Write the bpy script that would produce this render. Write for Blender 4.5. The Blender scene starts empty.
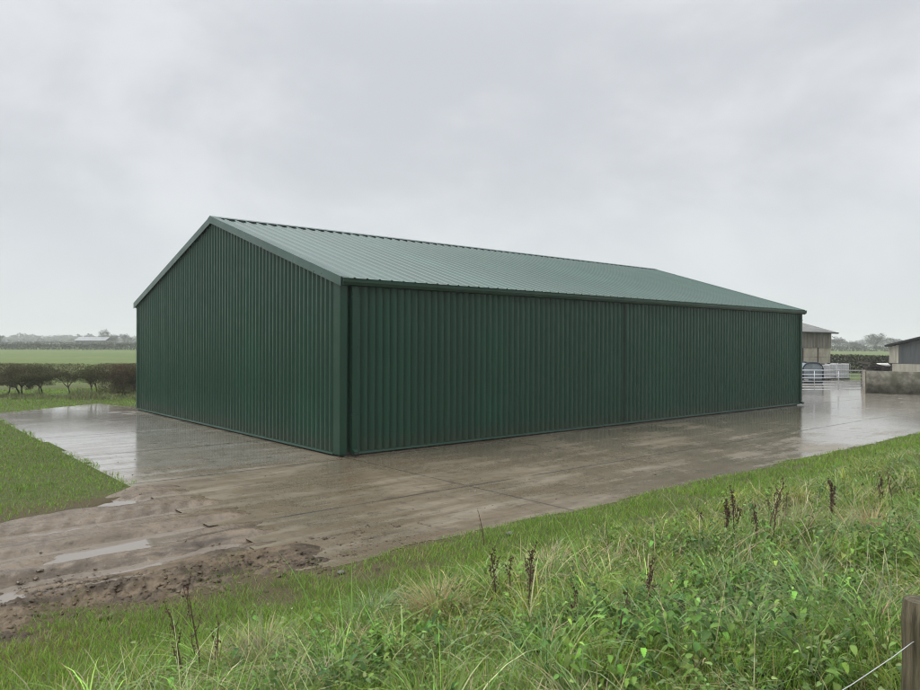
import bpy, math, random
import numpy as np
from mathutils import Vector, Matrix

random.seed(7)
rng = np.random.default_rng(7)
SC = bpy.context.scene
COL = SC.collection

# ------------------------------------------------------------------ frame
# World frame = the barn's own: origin at its near corner, x along the long
# wall, y along the gable, z up from the concrete.
TH = 0.706433
CT, ST = math.cos(TH), math.sin(TH)
FPX = 724.168
PITCH, ROLL = 0.00254, 0.00379
CAM = Vector((CT*2.61187 - ST*15.78625, -ST*2.61187 - CT*15.78625, 2.5046))
RT = Vector((CT, -ST, 0)); AH = Vector((ST, CT, 0)); UPZ = Vector((0, 0, 1))
FW = AH*math.cos(PITCH) - UPZ*math.sin(PITCH)
UU = AH*math.sin(PITCH) + UPZ*math.cos(PITCH)
RI = RT*math.cos(ROLL) + UU*math.sin(ROLL)
UI = UU*math.cos(ROLL) - RT*math.sin(ROLL)
W, L, EAVE, RIDGE = 14.35, 22.06, 3.9, 6.114
SLOPE = (RIDGE - EAVE) / (W/2)


def at(px, d, z=0.0):
    """point in the direction of photo column px at forward distance d"""
    x = (px - 460)/FPX*d
    p = CAM + RT*x + AH*d
    return Vector((p.x, p.y, z))


def G(px, py, z=0.0):
    r = RI*((px-460)/FPX) - UI*((py-345)/FPX) + FW
    t = (z - CAM.z)/r.z
    return CAM + r*t


# ------------------------------------------------------------------ noise
def vnoise(x, y, seed=0):
    x = np.asarray(x, float); y = np.asarray(y, float)
    xi = np.floor(x).astype(np.int64); yi = np.floor(y).astype(np.int64)
    fx = x - xi; fy = y - yi
    fx = fx*fx*(3-2*fx); fy = fy*fy*(3-2*fy)

    def h(a, b):
        n = (a*374761393 + b*668265263 + seed*982451653) & 0x7fffffff
        n = ((n ^ (n >> 13))*1274126177) & 0x7fffffff
        n = n ^ (n >> 16)
        return (n & 0xffff)/65535.0
    return ((h(xi, yi)*(1-fx) + h(xi+1, yi)*fx)*(1-fy) +
            (h(xi, yi+1)*(1-fx) + h(xi+1, yi+1)*fx)*fy)


def fbm(x, y, seed=0, o=4):
    s = 0; a = .5; t = 0
    x = np.asarray(x, float); y = np.asarray(y, float)
    for i in range(o):
        s = s + a*vnoise(x, y, seed+i*17); t += a
        x = x*2.03 + 5.1; y = y*2.03 + 1.7; a *= .5
    return s/t


def sstep(a, b, x):
    t = np.clip((np.asarray(x, float)-a)/(b-a), 0, 1)
    return t*t*(3-2*t)


# ------------------------------------------------------------------ ground shape
def bank_z(u, v):
    u = np.asarray(u, float); v = np.asarray(v, float)
    b = .88*sstep(-6.4, -13.2, v)
    b = b + (.05*(fbm(u*.9, v*.9, 3)-.5) + .10*(fbm(u*.35, v*.35, 4)-.5))*sstep(-6.4, -7.6, v)
    rk = sstep(-8.0, -9.0, v)
    b = b + .16*rk*np.maximum(fbm(u*1.5, v*1.5, 6, 2)-.42, 0)*1.6
    far = sstep(40, 160, np.hypot(u, v))
    return b*(1-far)


def yard_near(u):
    u = np.asarray(u, float)
    return -6.55 + .35*(fbm(u*.55, u*0+.3, 11)-.5) + .10*(vnoise(u*2.3, u*0, 12)-.5)


def mud_near(u):
    u = np.asarray(u, float)
    return -6.45 + .9*(fbm(u*.5+3, u*0+9, 21)-.5) + .8*(fbm(u*2.1, u*0+5, 22, 3)-.5)


def lawn_low(u):   # near edge of the lawn left of the apron
    u = np.asarray(u, float)
    return np.interp(u, [-40, -12, -8, -6.6, -5.6, -5.0, -4.4], [-3.6, -2.9, -2.45, -2.15, -1.75, -1.15, -.8]) + .5*(fbm(u*.9, u*0+4, 31)-.5)


def in_yard(u, v):
    u = np.asarray(u, float); v = np.asarray(v, float)
    e = yard_near(u)
    left = -4.42 + .22*(fbm(v*.8, v*0+2, 13)-.5)
    far_v = np.interp(u, [-4.5, -.3, .1, 1.0, 21, 22.5, 44, 45], [15.7, 18.3, 16.0, 15.2, 15.2, 34, 34, 20])
    return (v > e) & (u > left) & (v < far_v) & (u < 46)


def in_mud(u, v):
    u = np.asarray(u, float); v = np.asarray(v, float)
    return (u < -4.2) & (v > mud_near(u)) & (v < lawn_low(u)) & (u > -34)


# ------------------------------------------------------------------ mesh helpers
ORI = {}


def link(o):
    COL.objects.link(o); return o


def tag(o, label=None, cat=None, group=None, kind=None):
    if label: o['label'] = label
    if cat: o['category'] = cat
    if group: o['group'] = group
    if kind: o['kind'] = kind
    return o


def thing(name, loc, label, cat, group=None):
    o = bpy.data.objects.new(name, None); link(o)
    o.location = loc; o.empty_display_size = .2
    ORI[o.name] = Vector(loc)
    return tag(o, label, cat, group)


def mesh_arrays(name, V, F, mat, parent=None, col=None, smooth=False, origin=None):
    """V (n,3); F list of (m,k) index arrays (k=3 or 4)"""
    V = np.asarray(V, np.float32).reshape(-1, 3).copy()
    if parent is not None:
        org = ORI[parent.name]
    else:
        org = Vector(origin) if origin is not None else Vector((0, 0, 0))
    V -= np.array(org, np.float32)
    F = [np.asarray(f, np.int32) for f in F if len(f)]
    me = bpy.data.meshes.new(name)
    me.vertices.add(len(V)); me.vertices.foreach_set('co', V.ravel())
    loops = np.concatenate([f.ravel() for f in F])
    sizes = np.concatenate([np.full(len(f), f.shape[1], np.int32) for f in F])
    starts = np.concatenate([[0], np.cumsum(sizes)[:-1]]).astype(np.int32)
    me.loops.add(len(loops)); me.loops.foreach_set('vertex_index', loops)
    me.polygons.add(len(sizes))
    me.polygons.foreach_set('loop_start', starts)
    me.polygons.foreach_set('loop_total', sizes)
    if smooth:
        me.polygons.foreach_set('use_smooth', np.ones(len(sizes), bool))
    if col is not None:
        a = me.color_attributes.new('Col', 'FLOAT_COLOR', 'POINT')
        c = np.ones((len(V), 4), np.float32); c[:, :3] = col
        a.data.foreach_set('color', c.ravel())
    me.update(calc_edges=True)
    me.materials.append(mat)
    o = bpy.data.objects.new(name, me); link(o)
    ORI[o.name] = org
    if parent is not None:
        o.parent = parent
    else:
        o.location = org
    return o


class MB:
    def __init__(s):
        s.v = []; s.f = []

    def box(s, c, size, rz=0.0, rx=0.0):
        n = len(s.v); hx, hy, hz = [k/2 for k in size]
        m = Matrix.Rotation(rz, 3, 'Z') @ Matrix.Rotation(rx, 3, 'X')
        for z in (-hz, hz):
            for y in (-hy, hy):
                for x in (-hx, hx):
                    s.v.append(tuple(Vector(c) + m @ Vector((x, y, z))))
        for q in ((0, 2, 3, 1), (4, 5, 7, 6), (0, 1, 5, 4), (2, 6, 7, 3), (0, 4, 6, 2), (1, 3, 7, 5)):
            s.f.append(tuple(n+i for i in q))
        return s

    def span(s, a, b):
        return s.box([(a[i]+b[i])/2 for i in range(3)], [abs(b[i]-a[i]) for i in range(3)])

    def tube(s, pts, r, n=8, cap=True):
        pts = [Vector(p) for p in pts]
        if not hasattr(r, '__len__'): r = [r]*len(pts)
        b0 = len(s.v)
        for i, p in enumerate(pts):
            d = (pts[min(i+1, len(pts)-1)] - pts[max(i-1, 0)]).normalized()
            a = d.orthogonal().normalized() if abs(d.z) > .9 else d.cross(UPZ).normalized()
            if abs(d.z) > .9:
                a = d.cross(Vector((0, 1, 0))).normalized()
            b = d.cross(a)
            for k in range(n):
                t = 2*math.pi*k/n
                s.v.append(tuple(p + (a*math.cos(t) + b*math.sin(t))*r[i]))
        for i in range(len(pts)-1):
            for k in range(n):
                k2 = (k+1) % n
                s.f.append((b0+i*n+k, b0+i*n+k2, b0+(i+1)*n+k2, b0+(i+1)*n+k))
        if cap:
            s.f.append(tuple(b0+k for k in reversed(range(n))))
            e = b0+(len(pts)-1)*n
            s.f.append(tuple(e+k for k in range(n)))
        return s

    def extrude(s, prof, a, b, close=True):
        """prof: 2D outline as list of Vectors offsets (3D), swept from a to b"""
        n = len(s.v); k = len(prof)
        for p in (a, b):
            for q in prof:
                s.v.append(tuple(Vector(p)+Vector(q)))
        for i in range(k if close else k-1):
            j = (i+1) % k
            s.f.append((n+i, n+j, n+k+j, n+k+i))
        if close:
            s.f.append(tuple(n+i for i in reversed(range(k))))
            s.f.append(tuple(n+k+i for i in range(k)))
        return s

    def quad(s, *p):
        n = len(s.v)
        for q in p: s.v.append(tuple(q))
        s.f.append(tuple(range(n, n+len(p)))); return s

    def build(s, name, mat, parent=None, bevel=0, smooth=False, origin=None):
        if parent is not None: org = ORI[parent.name]
        else: org = Vector(origin) if origin is not None else Vector((0, 0, 0))
        me = bpy.data.meshes.new(name)
        me.from_pydata([tuple(Vector(p)-org) for p in s.v], [], s.f)
        me.update()
        me.materials.append(mat)
        if smooth:
            for p in me.polygons: p.use_smooth = True
        o = bpy.data.objects.new(name, me); link(o)
        ORI[o.name] = org
        if parent is not None: o.parent = parent
        else: o.location = org
        if bevel:
            m = o.modifiers.new('Bevel', 'BEVEL'); m.width = bevel; m.segments = 2
        return o


# ------------------------------------------------------------------ materials
def newmat(name):
    m = bpy.data.materials.new(name); m.use_nodes = True
    nt = m.node_tree; nt.nodes.clear()
    out = nt.nodes.new('ShaderNodeOutputMaterial')
    return m, nt, out


class N:
    """tiny node builder"""
    def __init__(s, nt): s.nt = nt

    def n(s, t, **kw):
        x = s.nt.nodes.new(t)
        for k, v in kw.items():
            if k.startswith('i_'):
                continue
            setattr(x, k, v)
        return x

    def l(s, a, b): s.nt.links.new(a, b)

    def coord(s, scale=(1, 1, 1), kind='Object'):
        c = s.n('ShaderNodeTexCoord'); m = s.n('ShaderNodeMapping')
        s.l(c.outputs[kind], m.inputs[0]); m.inputs['Scale'].default_value = scale
        return m.outputs[0]

    def noise(s, vec, scale, detail=4, rough=.55, dist=0):
        x = s.n('ShaderNodeTexNoise'); s.l(vec, x.inputs['Vector'])
        x.inputs['Scale'].default_value = scale; x.inputs['Detail'].default_value = detail
        x.inputs['Roughness'].default_value = rough; x.inputs['Distortion'].default_value = dist
        return x.outputs[0]

    def ramp(s, fac, lo, hi, a=0.0, b=1.0):
        x = s.n('ShaderNodeMapRange'); x.interpolation_type = 'SMOOTHSTEP'
        s.l(fac, x.inputs[0])
        x.inputs[1].default_value = lo; x.inputs[2].default_value = hi
        x.inputs[3].default_value = a; x.inputs[4].default_value = b
        return x.outputs[0]

    def mix(s, fac, a, b, mode='MIX'):
        x = s.n('ShaderNodeMix', data_type='RGBA', blend_type=mode)
        for sock, val in ((x.inputs[0], fac), (x.inputs[6], a), (x.inputs[7], b)):
            if hasattr(val, 'is_output'): s.l(val, sock)
            elif isinstance(val, (int, float)): sock.default_value = val
            else: sock.default_value = (*val, 1)
        return x.outputs[2]

    def math(s, op, a, b=None, c=None):
        x = s.n('ShaderNodeMath', operation=op)
        for i, val in enumerate((a, b, c)):
            if val is None: continue
            if hasattr(val, 'is_output'): s.l(val, x.inputs[i])
            else: x.inputs[i].default_value = val
        return x.outputs[0]

    def bump(s, h, strength, dist=.01, nrm=None):
        x = s.n('ShaderNodeBump'); s.l(h, x.inputs['Height'])
        x.inputs['Strength'].default_value = strength; x.inputs['Distance'].default_value = dist
        if nrm is not None: s.l(nrm, x.inputs['Normal'])
        return x.outputs[0]

    def bsdf(s, out, col, rough, nrm=None, metal=0, spec=.5, coat=0, coat_rough=.05):
        b = s.n('ShaderNodeBsdfPrincipled')
        for k, val in (('Base Color', col), ('Roughness', rough), ('Metallic', metal), ('Specular IOR Level', spec), ('Coat Weight', coat), ('Coat Roughness', coat_rough)):
            if hasattr(val, 'is_output'): s.l(val, b.inputs[k])
            elif isinstance(val, (int, float)): b.inputs[k].default_value = val
            else: b.inputs[k].default_value = (*val, 1)
        if nrm is not None: s.l(nrm, b.inputs['Normal'])
        if out is not None: s.l(b.outputs[0], out.inputs[0])
        return b


def rough_mat(name, c1, c2, scale=3, rough=.7, bump=.2, stretch=(1, 1, 1), spec=.3, metal=0, lo=.35, hi=.65, c3=None, bscale=None):
    m, nt, out = newmat(name); k = N(nt)
    v = k.coord(stretch)
    f = k.noise(v, scale, 6, .6)
    c = k.mix(k.ramp(f, lo, hi), c1, c2)
    if c3 is not None:
        c = k.mix(k.ramp(k.noise(v, scale*.31, 4), .5, .68), c, c3)
    nb = k.bump(k.noise(v, bscale or scale*6, 4), bump, .01) if bump else None
    k.bsdf(out, c, rough, nb, metal, spec)
    return m


M = {}
# ---- painted steel sheet of the barn
def steel(name, base, rough, sheet_axis=None, spec=.5, coat=0):
    m, nt, out = newmat(name); k = N(nt)
    v = k.coord()
    f = k.noise(v, .7, 5, .6)
    c = k.mix(k.ramp(f, .3, .7), [x*.9 for x in base], [x*1.1 for x in base])
    if sheet_axis is not None:
        sp = k.n('ShaderNodeSeparateXYZ'); k.l(v, sp.inputs[0])
        cell = k.math('FLOOR', sp.outputs[sheet_axis])
        wn = k.n('ShaderNodeTexWhiteNoise', noise_dimensions='1D'); k.l(cell, wn.inputs['W'])
        c = k.mix(k.ramp(wn.outputs[0], 0, 1, 0, .6), c, [x*.78 for x in base])
    st = k.noise(k.coord((9, 9, .35)), 1.4, 5, .65)
    c = k.mix(k.ramp(st, .5, .76, 0, .18), c, (.035, .042, .034))
    sp2 = k.n('ShaderNodeSeparateXYZ'); k.l(v, sp2.inputs[0])
    spl = k.noise(v, 5, 5, .7)
    spl_h = k.math('ADD', sp2.outputs[2], k.math('MULTIPLY', spl, -.75))
    if sheet_axis is not None and name != 'roof_steel':
        c = k.mix(k.ramp(spl_h, -.30, .16, .40, 0), c, (.045, .040, .027))
    r = k.ramp(k.noise(v, 2.2, 5), .3, .7, rough-.06, rough+.08) if not coat else rough
    nb = k.bump(k.noise(v, 1.3, 2), .10, .02)
    k.bsdf(out, c, r, nb, 0, spec, coat, .12)
    return m


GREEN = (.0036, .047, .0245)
M['steel_x'] = steel('green_sheet', GREEN, .38, 0, .36)
M['steel_y'] = steel('green_sheet_gable', GREEN, .36, 1, .45)
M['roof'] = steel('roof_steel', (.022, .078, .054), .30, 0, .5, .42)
M['trim'] = steel('green_trim', (.006, .040, .022), .36, None, .35)
M['barge'] = steel('verge_trim_paint', (.036, .080, .062), .32)
M['dark'] = rough_mat('gap_shade', (.008, .011, .01), (.015, .018, .016), 3, .8, 0)
M['plinth'] = rough_mat('plinth_concrete', (.05, .045, .038), (.09, .08, .065), 5, .7, .3)


# ---- wet concrete
def yard_material():
    m, nt, out = newmat('wet_concrete'); k = N(nt)
    v = k.coord()
    sp = k.n('ShaderNodeSeparateXYZ'); k.l(v, sp.inputs[0])
    U, V_ = sp.outputs[0], sp.outputs[1]
    big = k.noise(v, .33, 5, .6)
    mid = k.noise(v, 1.7, 6, .62)
    fine = k.noise(v, 14, 5, .6)
    streak = k.noise(k.coord((.35, 2.6, 1)), 1.0, 6, .62)       # tyre streaks along the yard
    streak2 = k.noise(k.coord((.9, 9, 1)), 1.0, 5, .62, .3)
    base = k.mix(k.ramp(mid, .3, .7), (.168, .140, .096), (.250, .216, .160))
    base = k.mix(k.ramp(big, .35, .68, 0, .7), base, (.128, .106, .070))
    clean_sheen = k.math('MULTIPLY', k.ramp(U, .3, -1.2), k.ramp(V_, -1.0, 1.2))  # cleaner slab, its colour paled further to stand in for sky sheen
    clean_sheen = k.math('MAXIMUM', clean_sheen, k.ramp(U, 19, 26, 0, .7))
    base = k.mix(k.math('MULTIPLY', clean_sheen, k.ramp(mid, .25, .7, .5, 1)), base, (.335, .318, .285))
    # mud carried on to the concrete from the track, fading along the yard
    near = k.ramp(U, -5, 17, 1, .12)
    low = k.ramp(V_, -1, 12, 1, .15)
    mudf = k.math('MULTIPLY', k.ramp(k.math('ADD', k.math('MULTIPLY', streak, .6), k.math('MULTIPLY', mid, .4)), .38, .60), k.math('MULTIPLY', near, low))
    base = k.mix(k.math('MULTIPLY', mudf, .85), base, (.128, .090, .052))
    dk = k.math('MULTIPLY', k.ramp(streak2, .56, .68), k.math('MULTIPLY', near, k.ramp(V_, -1, 5, 1, .3)))
    base = k.mix(k.math('MULTIPLY', dk, .6), base, (.050, .038, .026))
    alg = k.ramp(k.noise(v, .6, 6, .65), .56, .72, 0, .35)
    base = k.mix(alg, base, (.10, .105, .055))
    base = k.mix(k.ramp(fine, .60, .72, 0, .5), base, (.12, .10, .078))
    spk = k.noise(v, 3.6, 6, .72)
    base = k.mix(k.ramp(spk, .52, .64, 0, .55), base, (.070, .054, .036))
    base = k.mix(k.ramp(k.noise(k.coord((.6, 3, 1)), 2.2, 5, .7), .58, .70, 0, .35), base, (.30, .26, .195))
    # construction joints
    def joint(coord, period, off, w):
        x = k.math('ADD', coord, off)
        x = k.math('ADD', x, k.math('MULTIPLY', k.math('SUBTRACT', fine, .5), .03))
        x = k.math('PINGPONG', x, period/2)
        return k.ramp(x, w*.5, w*1.4, 1, 0)
    j = k.math('MAXIMUM', joint(U, 4.6, 4.5, .024), joint(V_, 3.9, .25, .034))
    wear = k.ramp(k.noise(v, .9, 3), .33, .48)
    j = k.math('MULTIPLY', j, wear)
    base = k.mix(k.math('MULTIPLY', j, .9), base, (.035, .030, .022))
    # water film
    wet = k.math('ADD', k.math('MULTIPLY', k.noise(v, .42, 5, .6), .5), k.math('MULTIPLY', streak, .38))
    wet = k.math('ADD', wet, k.math('MULTIPLY', k.noise(v, 4, 6, .7), .16))
    wet = k.math('ADD', wet, k.ramp(U, 7, 20, -.022, .075))
    wet = k.math('ADD', wet, k.math('MULTIPLY', k.ramp(V_, -.5, 2.5), k.ramp(U, .5, -1.2, 0, .085)))
    film = k.ramp(wet, .38, .57)
    film = k.math('MULTIPLY', film, k.math('SUBTRACT', 1, k.math('MULTIPLY', mudf, .55)))
    film = k.math('MULTIPLY', film, k.math('SUBTRACT', 1, k.math('MULTIPLY', j, .6)))
    base = k.mix(k.math('MULTIPLY', film, k.math('MULTIPLY', k.math('SUBTRACT', 1, clean_sheen), .25)), base, (.09, .08, .06))
    rough = k.ramp(film, 0, 1, .40, .115)
    rough = k.math('ADD', rough, k.ramp(fine, .3, .7, -.02, .06))
    h = k.math('ADD', k.math('MULTIPLY', fine, .5), k.math('MULTIPLY', k.noise(v, 55, 3), .5))
    hs = k.math('MULTIPLY', h, k.ramp(film, 0, 1, 1, .10))
    hs = k.math('ADD', hs, k.math('MULTIPLY', dk, .8))
    hs = k.math('ADD', hs, k.math('MULTIPLY', j, -1.2))
    nb = k.bump(hs, .42, .006)
    wv = k.bump(k.noise(k.coord((1, 1, 1)), 3, 3, .55), .16, .006, nb)
    k.bsdf(out, base, rough, wv, 0, .5, k.math('MULTIPLY', film, k.ramp(U, .5, -2, .32, .65)), .10)
    return m


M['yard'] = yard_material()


def mud_material():
    m, nt, out = newmat('wet_mud'); k = N(nt)
    v = k.coord()
    g = k.n('ShaderNodeNewGeometry'); sp = k.n('ShaderNodeSeparateXYZ'); k.l(g.outputs['Position'], sp.inputs[0])
    n1 = k.noise(v, 1.3, 6, .65); n2 = k.noise(v, 9, 6, .65)
    c = k.mix(k.ramp(n1, .3, .7), (.098, .068, .038), (.165, .124, .078))
    c = k.mix(k.ramp(n2, .48, .70, 0, .75), c, (.048, .033, .019))
    c = k.mix(k.ramp(k.noise(k.coord((.22, 3.4, 1)), 1.5, 6, .68), .52, .64, 0, .7), c, (.045, .032, .019))
    # clods thrown up along the bank edge are fresh dark soil
    sp2 = k.n('ShaderNodeSeparateXYZ'); k.l(v, sp2.inputs[0])
    edge = k.math('ADD', sp2.outputs[1], k.math('MULTIPLY', n1, 1.6))
    c = k.mix(k.math('MULTIPLY', k.ramp(edge, -5.2, -2.6, .95, 0), k.ramp(k.noise(k.coord((.6, 1.6, 1)), 2.6, 6, .72), .44, .60)), c, (.042, .029, .016))
    r = k.ramp(k.noise(k.coord((.5, 2.4, 1)), 1.6, 5, .6), .36, .58, .42, .10)
    r = k.math('MAXIMUM', r, k.ramp(edge, -4.9, -3.9, .42, 0))
    nb = k.bump(k.noise(v, 24, 6, .7), .6, .02)
    k.bsdf(out, c, r, nb, 0, k.ramp(edge, -4.9, -3.9, .22, .5))
    return m


M['mud'] = mud_material()
m, nt, out = newmat('muddy_water'); k = N(nt)
k.bsdf(out, (.17, .145, .115), .03, k.bump(k.noise(k.coord(), 7, 2), .02, .005), 0, .5)
M['water'] = m


def ground_material():
    m, nt, out = newmat('turf_soil'); k = N(nt)
    v = k.coord()
    n1 = k.noise(v, .05, 6, .6); n2 = k.noise(v, .7, 6, .65); n3 = k.noise(v, 9, 5, .7)
    c = k.mix(k.ramp(n1, .35, .65), (.095, .140, .032), (.135, .165, .048))
    c = k.mix(k.ramp(n2, .35, .7, 0, .6), c, (.050, .080, .020))
    c = k.mix(k.ramp(n3, .5, .75, 0, .5), c, (.11, .115, .042))
    # near the camera the blades stand on dark soil and thatch
    g = k.n('ShaderNodeNewGeometry'); ln = k.n('ShaderNodeVectorMath', operation='LENGTH'); k.l(g.outputs['Position'], ln.inputs[0])
    near = k.ramp(ln.outputs[1], 30, 38, .9, 0)
    thatch = k.n('ShaderNodeSeparateXYZ'); k.l(g.outputs['Position'], thatch.inputs[0])
    soil = k.mix(k.ramp(n3, .35, .65), (.045, .050, .018), (.085, .095, .028))
    soil = k.mix(k.ramp(thatch.outputs[1], -8.2, -9.0, 0, .85), soil, (.028, .026, .012))
    mudz = k.math('ADD', thatch.outputs[1], k.math('MULTIPLY', n2, 1.2))
    mudf = k.math('MULTIPLY', k.ramp(thatch.outputs[0], -1.2, -3.4), k.ramp(mudz, -7.3, -6.6))
    soil = k.mix(k.math('MULTIPLY', mudf, k.ramp(thatch.outputs[1], -.5, -1.4)), soil, (.075, .054, .032))
    c = k.mix(near, c, soil)
    nb = k.bump(k.noise(v, 5, 6, .7), .9, .08)
    k.bsdf(out, c, .85, nb, 0, .2)
    return m


M['ground'] = ground_material()


def leaf_mat(name, rough=.5, trans=.35, spec=.35):
    m, nt, out = newmat(name); k = N(nt)
    a = k.n('ShaderNodeAttribute', attribute_name='Col')
    v = k.coord()
    c = k.mix(k.ramp(k.noise(v, 30, 3), .3, .7, 0, .35), a.outputs['Color'], (0.5, 0.5, 0.45), 'MULTIPLY')
    b = k.bsdf(None, c, rough, None, 0, spec)
    t = k.n('ShaderNodeBsdfTranslucent'); k.l(c, t.inputs[0])
    mx = k.n('ShaderNodeMixShader'); mx.inputs[0].default_value = trans
    k.l(b.outputs[0], mx.inputs[1]); k.l(t.outputs[0], mx.inputs[2]); k.l(mx.outputs[0], out.inputs[0])
    return m


M['blade'] = leaf_mat('grass_blade', .45, .35)
M['leaf'] = leaf_mat('leaf', .55, .3, .3)
M['twigleaf'] = leaf_mat('hedge_leaf', .6, .2, .2)
M['bark'] = rough_mat('bark', (.045, .036, .026), (.085, .072, .05), 8, .85, .6, (1, 1, .3))
M['stalk'] = rough_mat('dead_stalk', (.075, .048, .030), (.14, .095, .06), 12, .8, .3)
M['seed'] = rough_mat('dock_seed', (.040, .022, .015), (.085, .048, .03), 30, .85, .4)
M['straw_stalk'] = rough_mat('straw_stalk', (.30, .24, .12), (.42, .36, .2), 12, .7, .1)
M['fibre'] = rough_mat('weathered_boarding', (.150, .132, .108), (.235, .212, .178), 2.2, .85, .3, (5, 5, .35), c3=(.11, .098, .08))
M['fibre_roof'] = rough_mat('fibre_cement_roof', (.20, .20, .185), (.28, .28, .265), 1.5, .7, .2, c3=(.15, .155, .13))
M['panel'] = rough_mat('concrete_panel', (.30, .265, .215), (.42, .375, .31), 1.2, .8, .3, c3=(.26, .20, .16))
M['rust'] = rough_mat('rusty_post', (.035, .024, .02), (.075, .045, .032), 4, .8, .2)
M['wallc'] = rough_mat('mossy_concrete', (.085, .080, .060), (.185, .174, .138), 3.2, .85, .6, c3=(.066, .066, .040))
M['pale'] = rough_mat('pale_cladding', (.28, .265, .215), (.38, .36, .30), 1.5, .8, .2, (4, 4, .4))
M['darkclad'] = rough_mat('slate_sheet', (.055, .062, .064), (.085, .092, .092), 1.6, .7, .2, (6, 6, .4))
M['black'] = rough_mat('black_edge', (.012, .013, .014), (.03, .03, .03), 5, .6, .1)
M['galv'] = rough_mat('galvanised_steel', (.50, .51, .52), (.66, .67, .68), 14, .38, .05, metal=.75)
M['tankblue'] = rough_mat('pale_plastic', (.13, .16, .18), (.24, .28, .30), 2, .35, .1, spec=.5)
M['hoop'] = rough_mat('dark_blue_steel', (.012, .022, .035), (.03, .045, .06), 5, .45, .1)
M['ibc'] = rough_mat('grey_plastic', (.36, .365, .37), (.52, .52, .52), 2.5, .45, .1, spec=.4)
M['pallet'] = rough_mat('dark_timber', (.035, .03, .024), (.075, .064, .05), 6, .85, .4)
M['sack'] = rough_mat('white_sack', (.55, .54, .50), (.68, .67, .63), 5, .6, .4)
M['post'] = rough_mat('weathered_post', (.060, .052, .030), (.165, .142, .088), 6, .85, .9, (7, 7, .35), c3=(.075, .078, .035))
M['stone'] = rough_mat('stone', (.09, .088, .078), (.19, .185, .17), 9, .6, .5)
M['farwall'] = rough_mat('far_barn_wall', (.10, .10, .10), (.15, .15, .15), .6, .8, 0)
M['farroof'] = rough_mat('far_barn_roof', (.22, .23, .235), (.28, .29, .295), .5, .6, 0)


# ------------------------------------------------------------------ GROUND
def axis(lo, hi, c0, c1, fine):
    a = list(np.arange(c0, c1+1e-6, fine))
    x, s = c0, fine
    while x > lo: s *= 1.25; x -= s; a.insert(0, max(x, lo))
    x, s = a[-1], fine
    while x < hi: s *= 1.25; x += s; a.append(min(x, hi))
    return np.array(a)


def grid_mesh(name, us, vs, zf, mat, keep=None, **kw):
    A, B = np.meshgrid(us, vs, indexing='ij')
    Z = zf(A, B)
    V = np.stack([A.ravel(), B.ravel(), Z.ravel()], 1)
    nu, nv = A.shape
    i, j = np.meshgrid(np.arange(nu-1), np.arange(nv-1), indexing='ij')
    q = (i*nv+j).ravel()
    F = np.stack([q, q+nv, q+nv+1, q+1], 1)
    if keep is not None:
        cu = (us[:-1]+us[1:])/2; cv = (vs[:-1]+vs[1:])/2
        CA, CB = np.meshgrid(cu, cv, indexing='ij')
        kk = keep(CA.ravel(), CB.ravel())
        F = F[kk]
        used = np.unique(F); rem = np.zeros(len(V), np.int64); rem[used] = np.arange(len(used))
        V = V[used]; F = rem[F]
    return mesh_arrays(name, V, [F], mat, smooth=True, **kw)


def ground_z(u, v):
    z = bank_z(u, v)
    yi = in_yard(u, v) | in_mud(u, v)
    # dip under the yard and the track
    for d in ((.35, 0), (-.35, 0), (0, .35), (0, -.35)):
        yi = yi & (in_yard(u+d[0], v+d[1]) | in_mud(u+d[0], v+d[1]))
    return np.where(yi, -.16, z - .004)


GR = 1150
us = axis(-GR, GR, -26, 40, .3); vs = axis(-GR, GR, -19, 26, .3)
tag(grid_mesh('field_ground', us, vs, ground_z, M['ground']), kind='structure')

# yard: outline with the wavering edge against the grass
us = np.concatenate([np.arange(-4.7, 24, .12), np.arange(24, 46.5, .5)])
vs = np.concatenate([np.arange(-6.95, -6.0, .06), np.arange(-6.0, 19, .25), np.arange(19, 34.5, .5)])
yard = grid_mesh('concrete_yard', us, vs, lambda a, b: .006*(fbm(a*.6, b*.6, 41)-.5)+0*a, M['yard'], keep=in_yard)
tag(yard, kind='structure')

# mud track: real ruts, clods and low spots
PUD = []   # (centre, radii) of the standing water
for (px, py, rx, ry) in ((112, 551, .75, .28), (45, 533, 1.15, .20), (118, 503, .42, .42), (20, 598, .7, .16), (85, 584, .55, .10), (150, 538, .5, .12), (60, 566, .5, .09)):
    p = G(px, py); PUD.append((p.x, p.y, rx, ry))


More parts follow.
